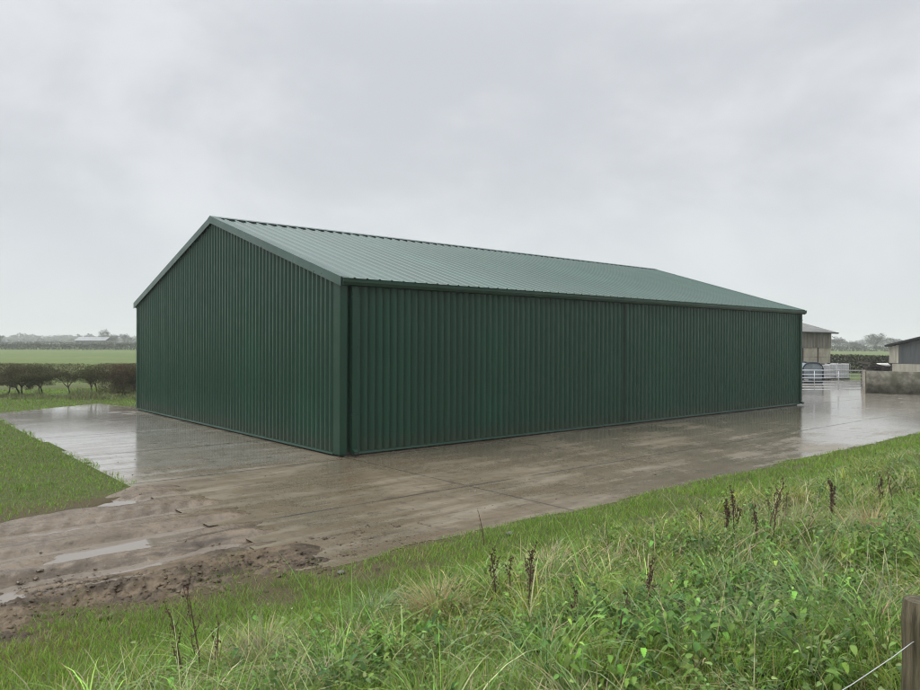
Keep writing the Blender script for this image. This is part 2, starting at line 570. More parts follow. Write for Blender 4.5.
def mud_z(u, v):
    u = np.asarray(u, float); v = np.asarray(v, float)
    w = v + .30*(fbm(u*.45, v*.1, 51)-.5)                        # the ruts wander a little
    rut = .038*np.sin(w*5.2+.6) + .026*np.sin(w*11.3+1.3*np.sin(u*.3)) + .016*np.sin(w*23+2*np.sin(u*.5))*fbm(u, v*2, 58)
    z = .024 + rut
    z = z + .05*(fbm(u*.6, v*2.2, 52)-.5) + .036*(fbm(u*1.6, v*9, 53)-.5) + .026*(fbm(u*6, v*22, 54)-.5)
    lug = (np.sin(u*24+np.sin(w*6)*2)*.5+.5)*sstep(.45, .65, np.sin(w*5.2+3.0)*.5+.5)
    z = z + .016*lug*sstep(.35, .6, fbm(u*.8, v*1.5, 59))
    # turned clods along the bank
    e = mud_near(u)
    q = v - e
    cl = np.abs(fbm(u*6.5, v*8, 55)-.5)*2
    cl2 = np.abs(fbm(u*15, v*17, 56)-.5)*2
    zone = sstep(1.05, .45, q + .5*(fbm(u*1.6, v*1.6, 60)-.5))*sstep(-3.3, -4.6, u)
    z = z + zone*(-.006 + .085*cl*fbm(u*2.2, v*2.2, 63) + .060*cl2)
    z = z - .045*np.exp(-((q-1.25)/.13)**2)*zone**0
    for (cx, cy, rx, ry) in PUD:
        d = ((u-cx)/rx)**2 + ((v-cy)/ry)**2
        z = z - .090*np.exp(-d*d*.8)*(.45+1.2*fbm(u*4.5, v*11, 67))
    lo = lawn_low(u)
    z = z*sstep(-.05, .3, lo+.15-v) - .03*sstep(.1, -.2, lo-v+.2*(fbm(u*5, v*5, 66)-.5))
    # dies away under the turf of the bank
    t = sstep(.35, -.35, q + .6*(fbm(u*3, v*3, 64)-.5))
    z = z*(1-t) + t*(bank_z(u, v) - .07)
    t = sstep(-4.3, -3.6, u + .5*(fbm(u*2, v*2, 65)-.5))          # runs out on to the slab
    return z*(1-t) + t*(-.016)


def mud_keep(u, v):
    return (u < -3.5) & (v > mud_near(u)-.45) & (v < lawn_low(u)+.3) & (u > -30)


us = np.concatenate([np.arange(-30, -12, .15), np.arange(-12, -3.4, .02)])
vs = np.arange(-7.3, -.2, .02)
tag(grid_mesh('mud_track', us, vs, mud_z, M['mud'], keep=mud_keep), kind='structure')
us = np.arange(-29, -4.3, .3); vs = np.arange(-6.0, -.4, .3)
tag(grid_mesh('puddle_water', us, vs, lambda a, b: 0*a - .024, M['water'], keep=lambda u, v: (v > mud_near(u)+.6) & (v < lawn_low(u)-.05)), kind='structure')


# ------------------------------------------------------------------ MAIN BARN
barn = thing('green_barn', (0, 0, 0), 'large dark green corrugated steel barn with pitched roof on the concrete yard', 'barn')


def profile(length, period, out, sl, depth):
    """list of (s, inset) along a ribbed sheet"""
    inn = period - out - 2*sl
    pts = []; s = 0.0
    while s < length - 1e-6:
        for ds, d in ((0, 0), (out, 0), (out+sl, depth), (out+sl+inn, depth)):
            if s + ds < length - 1e-6: pts.append((s+ds, d))
        s += period
    pts.append((length, 0 if pts[-1][1] == 0 else depth))
    return pts


def roof_z(v):
    return EAVE + SLOPE*min(v, W-v)


def sheet_wall(name, mat, pos, prof, zbot, ztop):
    V = []; F = []
    for s, d in prof:
        V.append(pos(s, d, zbot)); V.append(pos(s, d, ztop(s)))
    for i in range(len(prof)-1):
        F.append((2*i, 2*i+2, 2*i+3, 2*i+1))
    return mesh_arrays(name, V, [F], mat, barn)


B0 = .085
HT = EAVE - .03
# near long wall (faces -y)
sheet_wall('long_wall', M['steel_x'], lambda s, d, z: (.385+s, d, z), profile(L-.385-.02, .2, .130, .012, .070), B0, lambda s: HT)
# far long wall
sheet_wall('rear_wall', M['steel_x'], lambda s, d, z: (s, W-d, z), profile(L, .2, .118, .018, .034), B0, lambda s: HT)
# near gable (faces -x)
gp = profile(W, .2, .070, .016, .085)
sheet_wall('gable_wall', M['steel_y'], lambda s, d, z: (d, s, z), gp, B0, lambda s: roof_z(s)-.03)
sheet_wall('end_gable_wall', M['steel_y'], lambda s, d, z: (L-d, s, z), gp, B0, lambda s: roof_z(s)-.03)
# recess beside the near corner, with its dark back
MB().span((.17, .10, B0), (.385, .13, HT)).build('recess_back', M['steel_x'], barn)
# joint on the long wall: a dark strip painted in for its shadow gap
MB().span((10.06, -.006, B0+.01), (10.125, .02, HT-.12)).build('joint_shade_strip', M['dark'], barn, .004)
# plinth and drip trim
p = MB()
p.span((.09, .10, -.05), (L-.09, .16, B0)); p.span((.05, W-.12, -.05), (L-.05, W-.05, B0))
p.span((.105, .16, -.05), (.17, W-.12, B0)); p.span((L-.12, .12, -.05), (L-.05, W-.12, B0))
p.build('plinth', M['plinth'], barn)
d = MB()
d.extrude([(0, -.005, .075), (0, -.020, .038), (0, -.014, .036), (0, .09, .070), (0, .09, .088), (0, -.005, .088)], (.40, 0, 0), (L-.02, 0, 0))
d.build('base_trim', M['trim'], barn)
d = MB()
d.extrude([(-.005, 0, .075), (-.020, 0, .038), (-.014, 0, .036), (.10, 0, .070), (.10, 0, .088), (-.005, 0, .088)], (0, .28, 0), (0, W-.02, 0))
d.build('base_trim', M['trim'], barn)


# corner flashings
def corner(x0, y0, sx, sy, a, b):
    c = MB(); t = .010
    # two legs butted
    c.span((x0 - sx*t, y0 - sy*t, .05), (x0 + sx*a, y0 - sy*.001, HT-.02))
    c.span((x0 - sx*t, y0, .05), (x0 - sx*.001, y0 + sy*b, HT-.02))
    return c.build('corner_trim', M['trim'], barn, .003)


corner(0, 0, 1, 1, .175, .27); corner(L, 0, -1, 1, .20, .2); corner(0, W, 1, -1, .2, .16); corner(L, W, -1, -1, .2, .2)

# roof sheets: ribs run down the slope
OV = .06
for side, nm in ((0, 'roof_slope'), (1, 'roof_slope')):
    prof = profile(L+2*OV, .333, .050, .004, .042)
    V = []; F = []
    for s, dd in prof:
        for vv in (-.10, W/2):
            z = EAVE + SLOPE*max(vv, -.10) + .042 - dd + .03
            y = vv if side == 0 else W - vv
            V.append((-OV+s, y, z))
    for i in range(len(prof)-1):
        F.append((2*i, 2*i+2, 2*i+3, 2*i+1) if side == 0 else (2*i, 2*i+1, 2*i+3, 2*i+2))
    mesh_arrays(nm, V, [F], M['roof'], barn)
# soffit board closes the sheet from below at each eave
ZR = RIDGE + .03 + .052
rc = MB()
for sg in (-1, 1):
    y1 = W/2 + sg*.16; z1 = ZR - SLOPE*.16 + .006
    rc.extrude([(0, W/2, ZR+.014), (0, y1, z1), (0, y1, z1-.008), (0, W/2, ZR+.005)], (-OV-.02, 0, 0), (L+OV+.02, 0, 0))
rc.build('ridge_cap', M['roof'], barn)
# foam fillers seen as dark teeth under the ridge cap
fl = MB()
for sg in (-1, 1):
    y0 = W/2 + sg*.150; z0 = ZR - SLOPE*.150
    fl.span((-.02, y0-.006, z0-.055), (L+.02, y0+.006, z0-.006))
fl.build('ridge_filler', M['black'], barn)

# verge flashings: a fascia on the gable and a flange lying on the roof
def verge(x0, sx):
    for side in (0, 1):
        m_ = MB()
        def P(v, dz, dx):
            z = EAVE + SLOPE*v + dz
            y = v if side == 0 else W-v
            return (x0 + sx*dx, y, z)
        va, vb = -.13, W/2
        lo, hi = -.125, .082
        quads = [(-.075, lo), (-.075, hi), (.13, hi), (.13, hi-.012), (-.062, hi-.012), (-.062, lo)]
        n = len(m_.v)
        for vv in (va, vb):
            for dx, dz in quads: m_.v.append(P(vv, dz, dx))
        kq = len(quads)
        for a in range(kq):
            b_ = (a+1) % kq
            m_.f.append((n+a, n+b_, n+kq+b_, n+kq+a))
        m_.f.append(tuple(n+a for a in reversed(range(kq)))); m_.f.append(tuple(n+kq+a for a in range(kq)))
        # return leg back to the wall
        m_.build('verge_trim', M['barge'], barn)


verge(0, 1); verge(L, -1)

# gutters with end caps and brackets
def gutter(y0, sy):
    g = MB()
    top, bot, w = EAVE+.005, EAVE-.145, .15
    o = [(0, 0), (0, -.150), (.030, -.150), (.030+w*.62, -.135), (.030+w*.86, -.075), (.030+w*.86, -.010), (.030+w*.95, 0), (.030+w*.95, .008), (.030+w*.80, .008),
         (.030+w*.80, -.070), (.030+w*.58, -.125), (.012, -.140), (.012, 0)]
    prof = [(0, y0 - sy*a, top+b) for a, b in o]
    if sy < 0: prof = prof[::-1]
    g.extrude(prof, (-.02, 0, 0), (L+.14, 0, 0))
    go = g.build('gutter', M['trim'], barn)
    for xx in (-.028, L+.142):
        c = MB(); c.extrude([(0, y0 - sy*a, top+b) for a, b in (o[:8] if sy > 0 else o[:8][::-1])], (xx, 0, 0), (xx+.012, 0, 0))
        c.build('gutter_end_cap', M['barge'], go)
    return go


gutter(-.015, 1); gutter(W+.015, -1)

# square downpipes with a kicked shoe
def downpipe(x):
    t = MB(); w = .135
    t.span((x, -.075, .16), (x+w, .03, EAVE-.145))
    dp = t.build('downpipe', M['trim'], barn, .008)
    s_ = MB()
    s_.extrude([(0, -.07, .16), (0, .03, .16), (0, -.02, .075), (0, -.155, .045), (0, -.165, .115)], (x+.006, 0, 0), (x+w-.006, 0, 0))
    s_.build('pipe_shoe', M['trim'], dp, .004)
    h = MB(); h.span((x+.02, -.168, .052), (x+w-.02, -.160, .108)); h.build('pipe_mouth', M['black'], dp)
    for z in (.9, 2.4, 3.5):
        b = MB(); b.span((x-.02, -.079, z), (x+w+.02, -.0755, z+.035)); b.build('pipe_bracket', M['trim'], dp)
    return dp


downpipe(.262); downpipe(L-.16)

# ------------------------------------------------------------------ FARM YARD ON THE RIGHT
# old barn beyond the gate
oc = at(831, 60)
ob = thing('stock_barn', oc, 'old grey boarded stock barn with concrete panel lower walls beyond the gate', 'barn')
def oP(du, dv, z): return (oc.x+du, oc.y+dv, z)
BL, BW, BE = 14.0, 9.6, 3.55
b = MB()
bd = [(0, 0)]
for i in range(int(BL/.28)):
    x0 = -i*.28
    b.span(oP(x0-.27, -.03 - .014*(i % 2), 2.26), oP(x0, .03, BE))
for i in range(int(BW/.28)):
    y0 = i*.28
    hh = BE + .30*min(y0+.1, BW-y0-.1)
    b.span(oP(-.04, y0+.035, 2.26), oP(.03+.012*(i % 2), y0+.30, max(hh-.05, BE-.02)))
b.build('board_cladding', M['fibre'], ob)
for x0, x1 in ((-2.3, -.04), (-5.0, -2.5), (-7.7, -5.2), (-10.4, -7.9)):
    q = MB(); q.span(oP(x0, .03, -.05), oP(x1, .16, .72)); q.span(oP(x0, .033, .735), oP(x1, .157, 1.48)); q.span(oP(x0, .03, 1.495), oP(x1, .16, 2.25))
    q.build('wall_panel', M['panel'], ob)
q = MB(); q.span(oP(-.17, .17, -.05), oP(-.045, BW, 2.25)); q.build('wall_panel', M['panel'], ob)
for x0 in (-2.4, -5.1, -7.8, -10.5, -13.4):
    q = MB(); q.span(oP(x0-.09, .0, -.05), oP(x0+.09, .24, 2.25)); q.build('post', M['rust'], ob)
for sd in (0, 1):
    V = []; F = []
    n = int((BL+.6)/.15)
    for i in range(n+1):
        s = -BL-.3 + i*(BL+.6)/n
        dz = .03*math.cos(i*math.pi)
        for t in (-.35, BW/2):
            y = t if sd == 0 else BW-t
            V.append(oP(s, y, BE + .30*t + .06 + dz))
            V.append(oP(s, y, BE + .30*t + .00 + dz))
    for i in range(n):
        a = 4*i
        F += [(a, a+4, a+6, a+2), (a+1, a+3, a+7, a+5), (a, a+1, a+5, a+4)]
    F += [(4*n, 4*n+1, 4*n+3, 4*n+2)]
    mesh_arrays('roof', V, [F], M['fibre_roof'], ob)
q = MB(); q.tube([oP(-BL, -.42, BE-.10), oP(.36, -.42, BE-.10)], .06, 8); q.build('gutter', M['black'], ob)

# open-fronted shed at the right edge
sc_ = at(889, 50)
sh = thing('lean_to_shed', sc_, 'dark sheeted farm shed with black sloping roof edge behind the block wall', 'shed')
def sP(dv, du, z): return (sc_.x+du, sc_.y-dv, z)     # dv runs towards -y (to the right in the photo)
SW, SE = 7.0, 2.40
def s_roof(dv): return SE + .27*min(dv, SW-dv+2)
q = MB()
for i in range(3):
    q.span(sP(i*.2+.015, -.02, 1.24), sP(i*.2+.205, .03, s_roof(i*.2)-.02))
q.build('pale_cladding', M['pale'], sh)
q = MB()
for i in range(32):
    a = .625+i*.2
    q.span(sP(a, .02 + .012*(i % 2), 1.22), sP(a+.2, .06, s_roof(a)-.03))
q.build('dark_cladding', M['darkclad'], sh)
q = MB(); q.span(sP(.2, .0, -.05), sP(SW, .16, 1.20)); q.build('low_wall', M['pale'], sh)
q = MB(); q.span(sP(.02, .02, -.05), sP(.18, .18, 1.235)); q.build('post', M['black'], sh)
q = MB()
rr = [(-.2, SE-.05), (SW/2+1, SE+.27*(SW/2+1)), (SW+.2, SE+.3)]
for (a, za), (c, zc) in zip(rr[:-1], rr[1:]):
    n = len(q.v)
    for du in (-.25, 9):
        for (t, z) in ((a, za), (c, zc)):
            q.v.append(sP(t, du, z+.02)); q.v.append(sP(t, du, z+.14))
    q.f += [(n, n+2, n+3, n+1), (n+4, n+5, n+7, n+6), (n+1, n+3, n+7, n+5), (n, n+4, n+6, n+2), (n, n+1, n+5, n+4), (n+2, n+6, n+7, n+3)]
q.build('roof', M['black'], sh)
q = MB(); q.span(sP(.03, .3, -.05), sP(.17, 8.5, 2.38)); q.build('side_wall', M['pale'], sh)

# retaining wall
wc = G(866, 393)
rw = thing('yard_wall', wc, 'mossy grey concrete yard wall at the right, end post beside the gate', 'wall')
wd = Vector((.28, -.96, 0)).normalized(); wn = Vector((-wd.y, wd.x, 0))
ang = math.atan2(wd.y, wd.x)
q = MB()
LW = 10.0
seg = 60
V = []; F = []
for i in range(seg+1):
    s = LW*i/seg
    t = 1.15 + .02*(vnoise(s*2.1, .2, 61)-.5)
    base = wc + wd*s
    for off, z in ((-.11, -.05), (-.105 + .01*vnoise(s*3, 1, 62), t), (.11, t+.006), (.11, -.05)):
        pp = base + wn*off
        V.append((pp.x, pp.y, z))
for i in range(seg):
    for a in range(4):
        b_ = (a+1) % 4
        F.append((4*i+a, 4*i+b_, 4*i+4+b_, 4*i+4+a))
F += [(0, 3, 2, 1), (4*seg, 4*seg+1, 4*seg+2, 4*seg+3)]
mesh_arrays('wall_face', V, [F], M['wallc'], rw)
pp = wc - wd*.10
q.box((pp.x, pp.y, .58), (.16, .24, 1.22), ang); q.build('end_post', M['panel'], rw, .01)

# galvanised gate
ga = at(863.5, 37.2); gb = ga - RT*4.6
gt = thing('field_gate', ga, 'galvanised seven-bar field gate across the yard beside the block wall', 'gate')
gd = (gb-ga).normalized()
def gp_(s, z): return ga + gd*s + Vector((0, 0, z))
for z in (.19, .33, .47, .62, .79, .97):
    MB().tube([gp_(.05, z), gp_(4.55, z)], .017, 8).build('rail', M['galv'], gt, smooth=True)
MB().tube([gp_(.05, .19), gp_(.05, 1.18), gp_(4.55, 1.18), gp_(4.55, .19)], .024, 8).build('frame', M['galv'], gt, smooth=True)
for s in (1.28, 2.52, 3.6):
    MB().tube([gp_(s, .19), gp_(s, 1.18)], .020, 8).build('upright', M['galv'], gt, smooth=True)
for z in (.35, 1.05): MB().box(tuple(gp_(-.02, z)), (.1, .05, .05)).build('hinge', M['galv'], gt)

# rounded tank with a dark hoop
tc = at(813, 46.5)
tk = thing('water_bowser', tc, 'pale rounded tank with dark blue hoop frame behind the gate', 'tank')
q = MB(); n = 20
def hull(s, x0, x1, z0, w, h, rad):
    pr = []
    for (cx, cz, a0) in ((w/2-rad, h-rad, 0), (-w/2+rad, h-rad, 90), (-w/2+.1, .1, 180), (w/2-.1, .1, 270)):
        rr = rad if cz > .2 else .1
        for j in range(7):
            a = math.radians(a0 + j*15)
            pr.append((cx+rr*math.cos(a), cz+rr*math.sin(a)))
    r = RT; f = AH
    out_ = [tuple(r*a + UPZ*(b+z0)) for a, b in pr]
    s.extrude(out_, tc+f*x0, tc+f*x1)
hull(q, 0, 1.5, .28, 1.24, 1.02, .42); q.build('tank', M['tankblue'], tk, .03)
for y in (-.03, 1.45):
    pts = []
    for (cx, cz, a0) in ((.64-.45, 1.34-.45, 0), (-.64+.45, 1.34-.45, 90)):
        for j in range(7):
            a = math.radians(a0+j*15)
            pts.append(tc + RT*(cx+.45*math.cos(a)) + UPZ*(cz+.45*math.sin(a)) + AH*y)
    pts = [tc+RT*.64+AH*y+UPZ*.12] + pts + [tc-RT*.64+AH*y+UPZ*.12]
    MB().tube(pts, .05, 8).build('hoop', M['hoop'], tk, smooth=True)
q = MB()
for s in (-.55, .55):
    q.tube([tc+RT*s-AH*.1+UPZ*.14, tc+RT*s+AH*1.6+UPZ*.14], .07, 8)
q.tube([tc-RT*.6+UPZ*.10, tc+RT*.6+UPZ*.10], .09, 8); q.build('skid', M['hoop'], tk)
q = MB(); q.tube([tc+AH*.7+UPZ*1.29, tc+AH*.7+UPZ*1.37], .18, 14); q.build('lid', M['black'], tk)


# bulk containers on pallets
def tote(p, w, h, label, first):
    t = thing('bulk_container', p, label, 'container', 'bulk containers behind the gate')
    r = RT*1.0; f = AH
    a0 = math.atan2(RT.y, RT.x)
    MB().box((p + f*.5 + UPZ*(.16+(h-.2)/2)), (w-.06, .94, h-.2), a0).build('tank', M['ibc'], t, .05)
    cg = MB()
    nb = 6
    for i in range(nb+1):
        s = -w/2 + w*i/nb
        cg.tube([p+r*s+UPZ*.15, p+r*s+UPZ*(h-.02)], .012, 6)
    for z in (.18, .42, .66, h-.03):
        cg.tube([p-r*w/2+UPZ*z, p+r*w/2+UPZ*z, p+r*w/2+f*1.0+UPZ*z, p-r*w/2+f*1.0+UPZ*z, p-r*w/2+UPZ*z], .012, 6)
    cg.build('cage', M['galv'], t)
    pl = MB()
    for s in (-w/2+.06, 0, w/2-.06): pl.box(p+r*s+f*.5+UPZ*.055, (.10, 1.0, .11), a0)
    pl.box(p+f*.5+UPZ*.13, (w, 1.0, .03), a0)
    pl.build('pallet', M['pallet'], t)
    MB().tube([p+f*.5+UPZ*(h-.04), p+f*.5+UPZ*(h+.05)], .11, 12).build('cap', M['black'], t)
    return t


tote(at(826.5, 50.5), .66, 1.12, 'narrow grey bulk container close to the pale rounded tank', True)
tote(at(832.3, 52.2), .78, 1.12, 'grey caged bulk container standing in the middle of three', False)
tote(at(843.5, 52.0), .96, 1.16, 'widest grey bulk container with grass and hedge to its right', False)

# pallets and a sack behind the wall
pc = at(876, 44.5)
a0 = math.atan2(RT.y, RT.x)
plabels = ['bottom dark pallet of the stack behind the block wall', 'second dark pallet up in the stack behind the wall', 'dark pallet carrying the white sack behind the wall', 'tilted dark pallet sticking up behind the block wall']
for i in range(8):
    pass
proto = None
for i, z in enumerate((.75, .90, 1.05)):
    t = thing('wooden_pallet', (pc.x, pc.y, z), plabels[i], 'pallet', 'pallets stacked behind the wall') if proto is None else None
    if proto is None:
        proto = t
        q = MB()
        for j in range(7): q.box(pc + AH*(-.5+j*.166) + UPZ*(z+.13), (1.2, .11, .02), a0)
        q.build('deck', M['pallet'], t)
        q = MB()
        for s in (-.53, 0, .53): q.box(pc+RT*s+UPZ*(z+.06), (.10, 1.0, .118), a0)
        q.build('bearer', M['pallet'], t)
    else:
        c = proto.copy(); COL.objects.link(c); c.location = (pc.x + .05*i, pc.y-.03*i, z); c.rotation_euler[2] = .06*i; c['label'] = plabels[i]
        for ch in proto.children:
            h = ch.copy(); COL.objects.link(h); h.parent = c
# block the stack stands on
q = MB(); q.box(pc+UPZ*.36, (1.25, 1.05, .76), a0)
tag(q.build('timber_crate', M['pallet'], origin=(pc.x, pc.y, 0)), 'dark timber crate under the stack of pallets', 'crate')
q = MB(); q.tube([pc-RT*.2-AH*.3+UPZ*1.25, pc-RT*.1-AH*.3+UPZ*1.28, pc+RT*.55-AH*.3+UPZ*1.27, pc+RT*.72-AH*.3+UPZ*1.24], [.02, .10, .11, .02], 10)
tag(q.build('feed_sack', M['sack'], origin=(pc.x, pc.y, 1.2), smooth=True), 'white sack lying on top of the dark pallets', 'sack')
c = proto.copy(); COL.objects.link(c); c.location = (at(871, 44).x, at(871, 44).y, 1.24); c.rotation_euler = (.22, .1, .3); c['label'] = plabels[3]
for ch in proto.children:
    h = ch.copy(); COL.objects.link(h); h.parent = c


# ------------------------------------------------------------------ FOLIAGE HELPERS
def cards(P, size, col, mat, name, parent=None, droop=.0, aspect=1.6, kind=None):
    """many small leaf-shaped quads at points P with random attitude"""
    P = np.asarray(P); n = len(P)
    size = np.broadcast_to(np.asarray(size, float), (n,))
    a = rng.normal(size=(n, 3)); a[:, 2] -= droop; a /= np.linalg.norm(a, axis=1)[:, None]
    b = rng.normal(size=(n, 3)); b -= (b*a).sum(1)[:, None]*a; b /= np.linalg.norm(b, axis=1)[:, None]
    h = a*size[:, None]*.5; w = b*(size/aspect)[:, None]*.5
    V = np.stack([P-h, P+w*.9+h*.05, P+h, P-w*.9+h*.05], 1).reshape(-1, 3)
    F = np.arange(4*n).reshape(-1, 4)
    return mesh_arrays(name, V, [F], mat, parent, np.repeat(col, 4, axis=0))


def jitter(base, n, dv=.25, dh=.10):
    base = np.asarray(base, float)
    k = np.exp(rng.normal(0, dv, (n, 1)))
    return np.clip(base*k*np.exp(rng.normal(0, dh, (n, 3))), .002, .8)


def blades(P, length, width, theta0, bend, az, col, seg=3, name='g', mat=None, parent=None, taper=.75):
    n = len(P)
    length = np.broadcast_to(length, (n,)); width = np.broadcast_to(width, (n,))
    dirx, diry = np.cos(az), np.sin(az)
    tw = az + np.pi/2 + rng.normal(0, .5, n)
    wx, wy = np.cos(tw), np.sin(tw)
    pos = np.array(P, float).copy()
    V = np.zeros((n, 2*seg+1, 3), np.float32)
    for i in range(seg):
        t = i/seg
        w = width*.5*(1 - taper*t*t)
        V[:, 2*i, :] = pos + np.stack([wx*w, wy*w, 0*w], 1)
        V[:, 2*i+1, :] = pos - np.stack([wx*w, wy*w, 0*w], 1)
        th = theta0 + bend*((i+.5)/seg)
        st = np.sin(th)*length/seg; ct = np.cos(th)*length/seg
        pos = pos + np.stack([dirx*st, diry*st, ct], 1)
    V[:, 2*seg, :] = pos
    idx = (np.arange(n)*(2*seg+1))[:, None]
    Q = []
    for i in range(seg-1):
        Q.append(idx + np.array([[2*i, 2*i+1, 2*i+3, 2*i+2]]))
    T = idx + np.array([[2*seg-2, 2*seg-1, 2*seg]])
    F = ([np.concatenate(Q)] if Q else []) + [T]
    # tips are drier than the bases
    return V.reshape(-1, 3), F, np.repeat(col, 2*seg+1, axis=0)


def join(parts):
    Vs, Fs, Cs = [], {3: [], 4: []}, []
    off = 0
    for V, F, C in parts:
        for f in F: Fs[f.shape[1]].append(f+off)
        Vs.append(V); Cs.append(C); off += len(V)
    return np.concatenate(Vs), [np.concatenate(Fs[k]) for k in (4, 3) if Fs[k]], np.concatenate(Cs)


def wedge(n, r0, r1, power, half=math.radians(40)):
    """points in the camera's fan; area density falls off as r**-power"""
    q = 2-power
    t = rng.random(n)
    r = (r0**q + t*(r1**q-r0**q))**(1/q)
    ph = rng.uniform(-half, half, n)
    x = r*np.sin(ph); y = r*np.cos(ph)
    u = CAM.x + RT.x*x + AH.x*y; v = CAM.y + RT.y*x + AH.y*y
    return u, v, r


def rank_mask(u, v):
    """where the bank's growth is long and rank"""
    b = -8.45 + .9*(fbm(u*.5, v*.5, 71)-.5) + .35*sstep(2, 9, u) - .5*sstep(-4, -8, u)
    return sstep(.45, -.45, v-b)


# ------------------------------------------------------------------ GRASS
# short turf of the bank
parts = []
u, v, r = wedge(480000, 2.2, 34, 1.45)
edge = np.where(u > -4.35, yard_near(u), mud_near(u))
near_edge = edge - v                                        # >0 on the bank
ok = (near_edge > np.where(u < -3.6, -1.0, -.12)*rng.random(len(u))) & (v > -19)
thin = np.where(u < -2.4, np.maximum(sstep(-.1, .6, near_edge-.05 + 2.9*(fbm(u*2.6, v*2.6, 72)-.42)), .30*sstep(-.25, -.05, near_edge) + .6*sstep(.1, .5, near_edge)), 1.0)   # trampled beside the track
bare = sstep(.30, .40, fbm(u*1.1+3, v*1.1, 73))
ok &= rng.random(len(u)) < thin*(.25+.75*bare)*(1-.55*rank_mask(u, v))
u, v, r = u[ok], v[ok], r[ok]
rm = rank_mask(u, v)
n = len(u)
clump = fbm(u*3.2, v*3.2, 74); tone = fbm(u*.7, v*.7, 75)
ln = (.055 + .075*clump + .05*rng.random(n))*(1+.9*rm)*np.clip(.6+near_edge[ok], .55, 1)
ln = np.maximum(ln, .03)
wd_ = .0034*(1+.55*np.maximum(r-4, 0)/4)
c = np.array([[.160, .292, .022]])*np.exp(rng.normal(0, .22, (n, 1)))*np.exp(rng.normal(0, .08, (n, 3)))
c = c*(.72+.6*tone)[:, None]
dry = rng.random(n) < .10+.12*rm
c[dry] = jitter((.28, .25, .10), dry.sum(), .25)
yel = (rng.random(n) < .3*sstep(.5, .7, tone))
c[yel] = jitter((.22, .25, .030), yel.sum(), .2)
parts.append(blades(np.stack([u, v, np.maximum(bank_z(u, v), np.where((u < -3.6) & (v > mud_near(u)-.1), mud_z(u, v), -1))-.02], 1), ln, wd_, rng.uniform(.05, .6, n), rng.uniform(.2, 1.3, n), rng.uniform(0, 6.283, n), c, 3))
V, F, C = join(parts)
o = mesh_arrays('bank_turf', V, F, M['blade'], None, C); tag(o, 'short bright green turf on the bank along the concrete', 'grass', kind='stuff')

# long rank grass in arching tussocks
parts = []
tu, tv, tr = wedge(4200, 2.3, 26, 1.3)
rm = rank_mask(tu, tv)
ok = (rng.random(len(tu)) < rm) & (tr > 2.1)
tu, tv, tr = tu[ok], tv[ok], tr[ok]
nb = 62
keep_ = rng.random(len(tu)) < .25+.75*sstep(.38, .56, fbm(tu*2.1, tv*2.1, 78))
tu, tv, tr, rm_t = tu[keep_], tv[keep_], tr[keep_], rm[ok][keep_]
n = len(tu)*nb
rad = np.abs(rng.normal(0, .085, n)); a = rng.uniform(0, 6.283, n)
u = np.repeat(tu, nb)+rad*np.cos(a); v = np.repeat(tv, nb)+rad*np.sin(a); r = np.repeat(tr, nb)
tl = np.repeat(np.exp(rng.normal(.06, .36, len(tu))), nb)
tone = np.repeat(np.clip(fbm(tu*.8, tv*.8, 79)*1.6-.3 + rng.normal(0, .22, len(tu)), 0, 1), nb)
val = np.repeat(np.exp(rng.normal(0, .28, len(tu))), nb)
lean = np.repeat(rng.uniform(0, 6.283, len(tu)), nb)
az = np.where(rng.random(n) < .55, a + rng.normal(0, .5, n), lean + rng.normal(0, .7, n))
ln = rng.uniform(.11, .33, n)*tl*np.repeat(.5+.5*rm_t, nb)*np.minimum(1, .55+.45*sstep(2.2, 5, r))
c = jitter((.155, .268, .048), n, .28)
c = np.where((tone < .34)[:, None], jitter((.195, .285, .110), n, .24), c)     # blue-grey cocksfoot
c = np.where((tone > .80)[:, None], jitter((.24, .285, .045), n, .2), c)
c = c*val[:, None]
dry = rng.random(n) < .08 + .55*sstep(.57, .70, fbm(u*.75+4, v*.75+1, 88))
c[dry] = jitter((.45, .40, .22), dry.sum(), .25)
parts.append(blades(np.stack([u, v, bank_z(u, v)-.02], 1), ln, .0075*(1+.25*np.maximum(r-4, 0)/4)*rng.uniform(.6, 1.3, n), rng.uniform(.05, .6, n), rng.uniform(.8, 2.7, n), az, c, 5, taper=.8))
# scattered bleached straws lying over
u, v, r = wedge(15000, 2.2, 24, 1.35)
ok = rng.random(len(u)) < rank_mask(u, v)*sstep(.40, .62, fbm(u*.9, v*.9, 77))
u, v, r = u[ok], v[ok], r[ok]; n = len(u)
parts.append(blades(np.stack([u, v, bank_z(u, v)+rng.uniform(0, .15, n)], 1), rng.uniform(.18, .5, n), .0036*(1+.3*np.maximum(r-4, 0)/4), rng.uniform(.3, 1.5, n), rng.uniform(.1, 1.1, n), rng.uniform(0, 6.283, n), jitter((.48, .42, .25), n, .25), 4))
V, F, C = join(parts)
o = mesh_arrays('rank_grass', V, F, M['blade'], None, C); tag(o, 'long arching rank grass on the near bank', 'grass', kind='stuff')

# lawn left of the apron, strip behind it and rough growth along the hedge
def lawn_zone(u, v):
    lo = lawn_low(u)
    left = (u < -4.36 + .22*(fbm(v*2.4, v*0, 81)-.5)*2 + .1*(vnoise(v*9, v*0, 86)-.5)) & (v > lo-.35) & (v < 24)
    return left


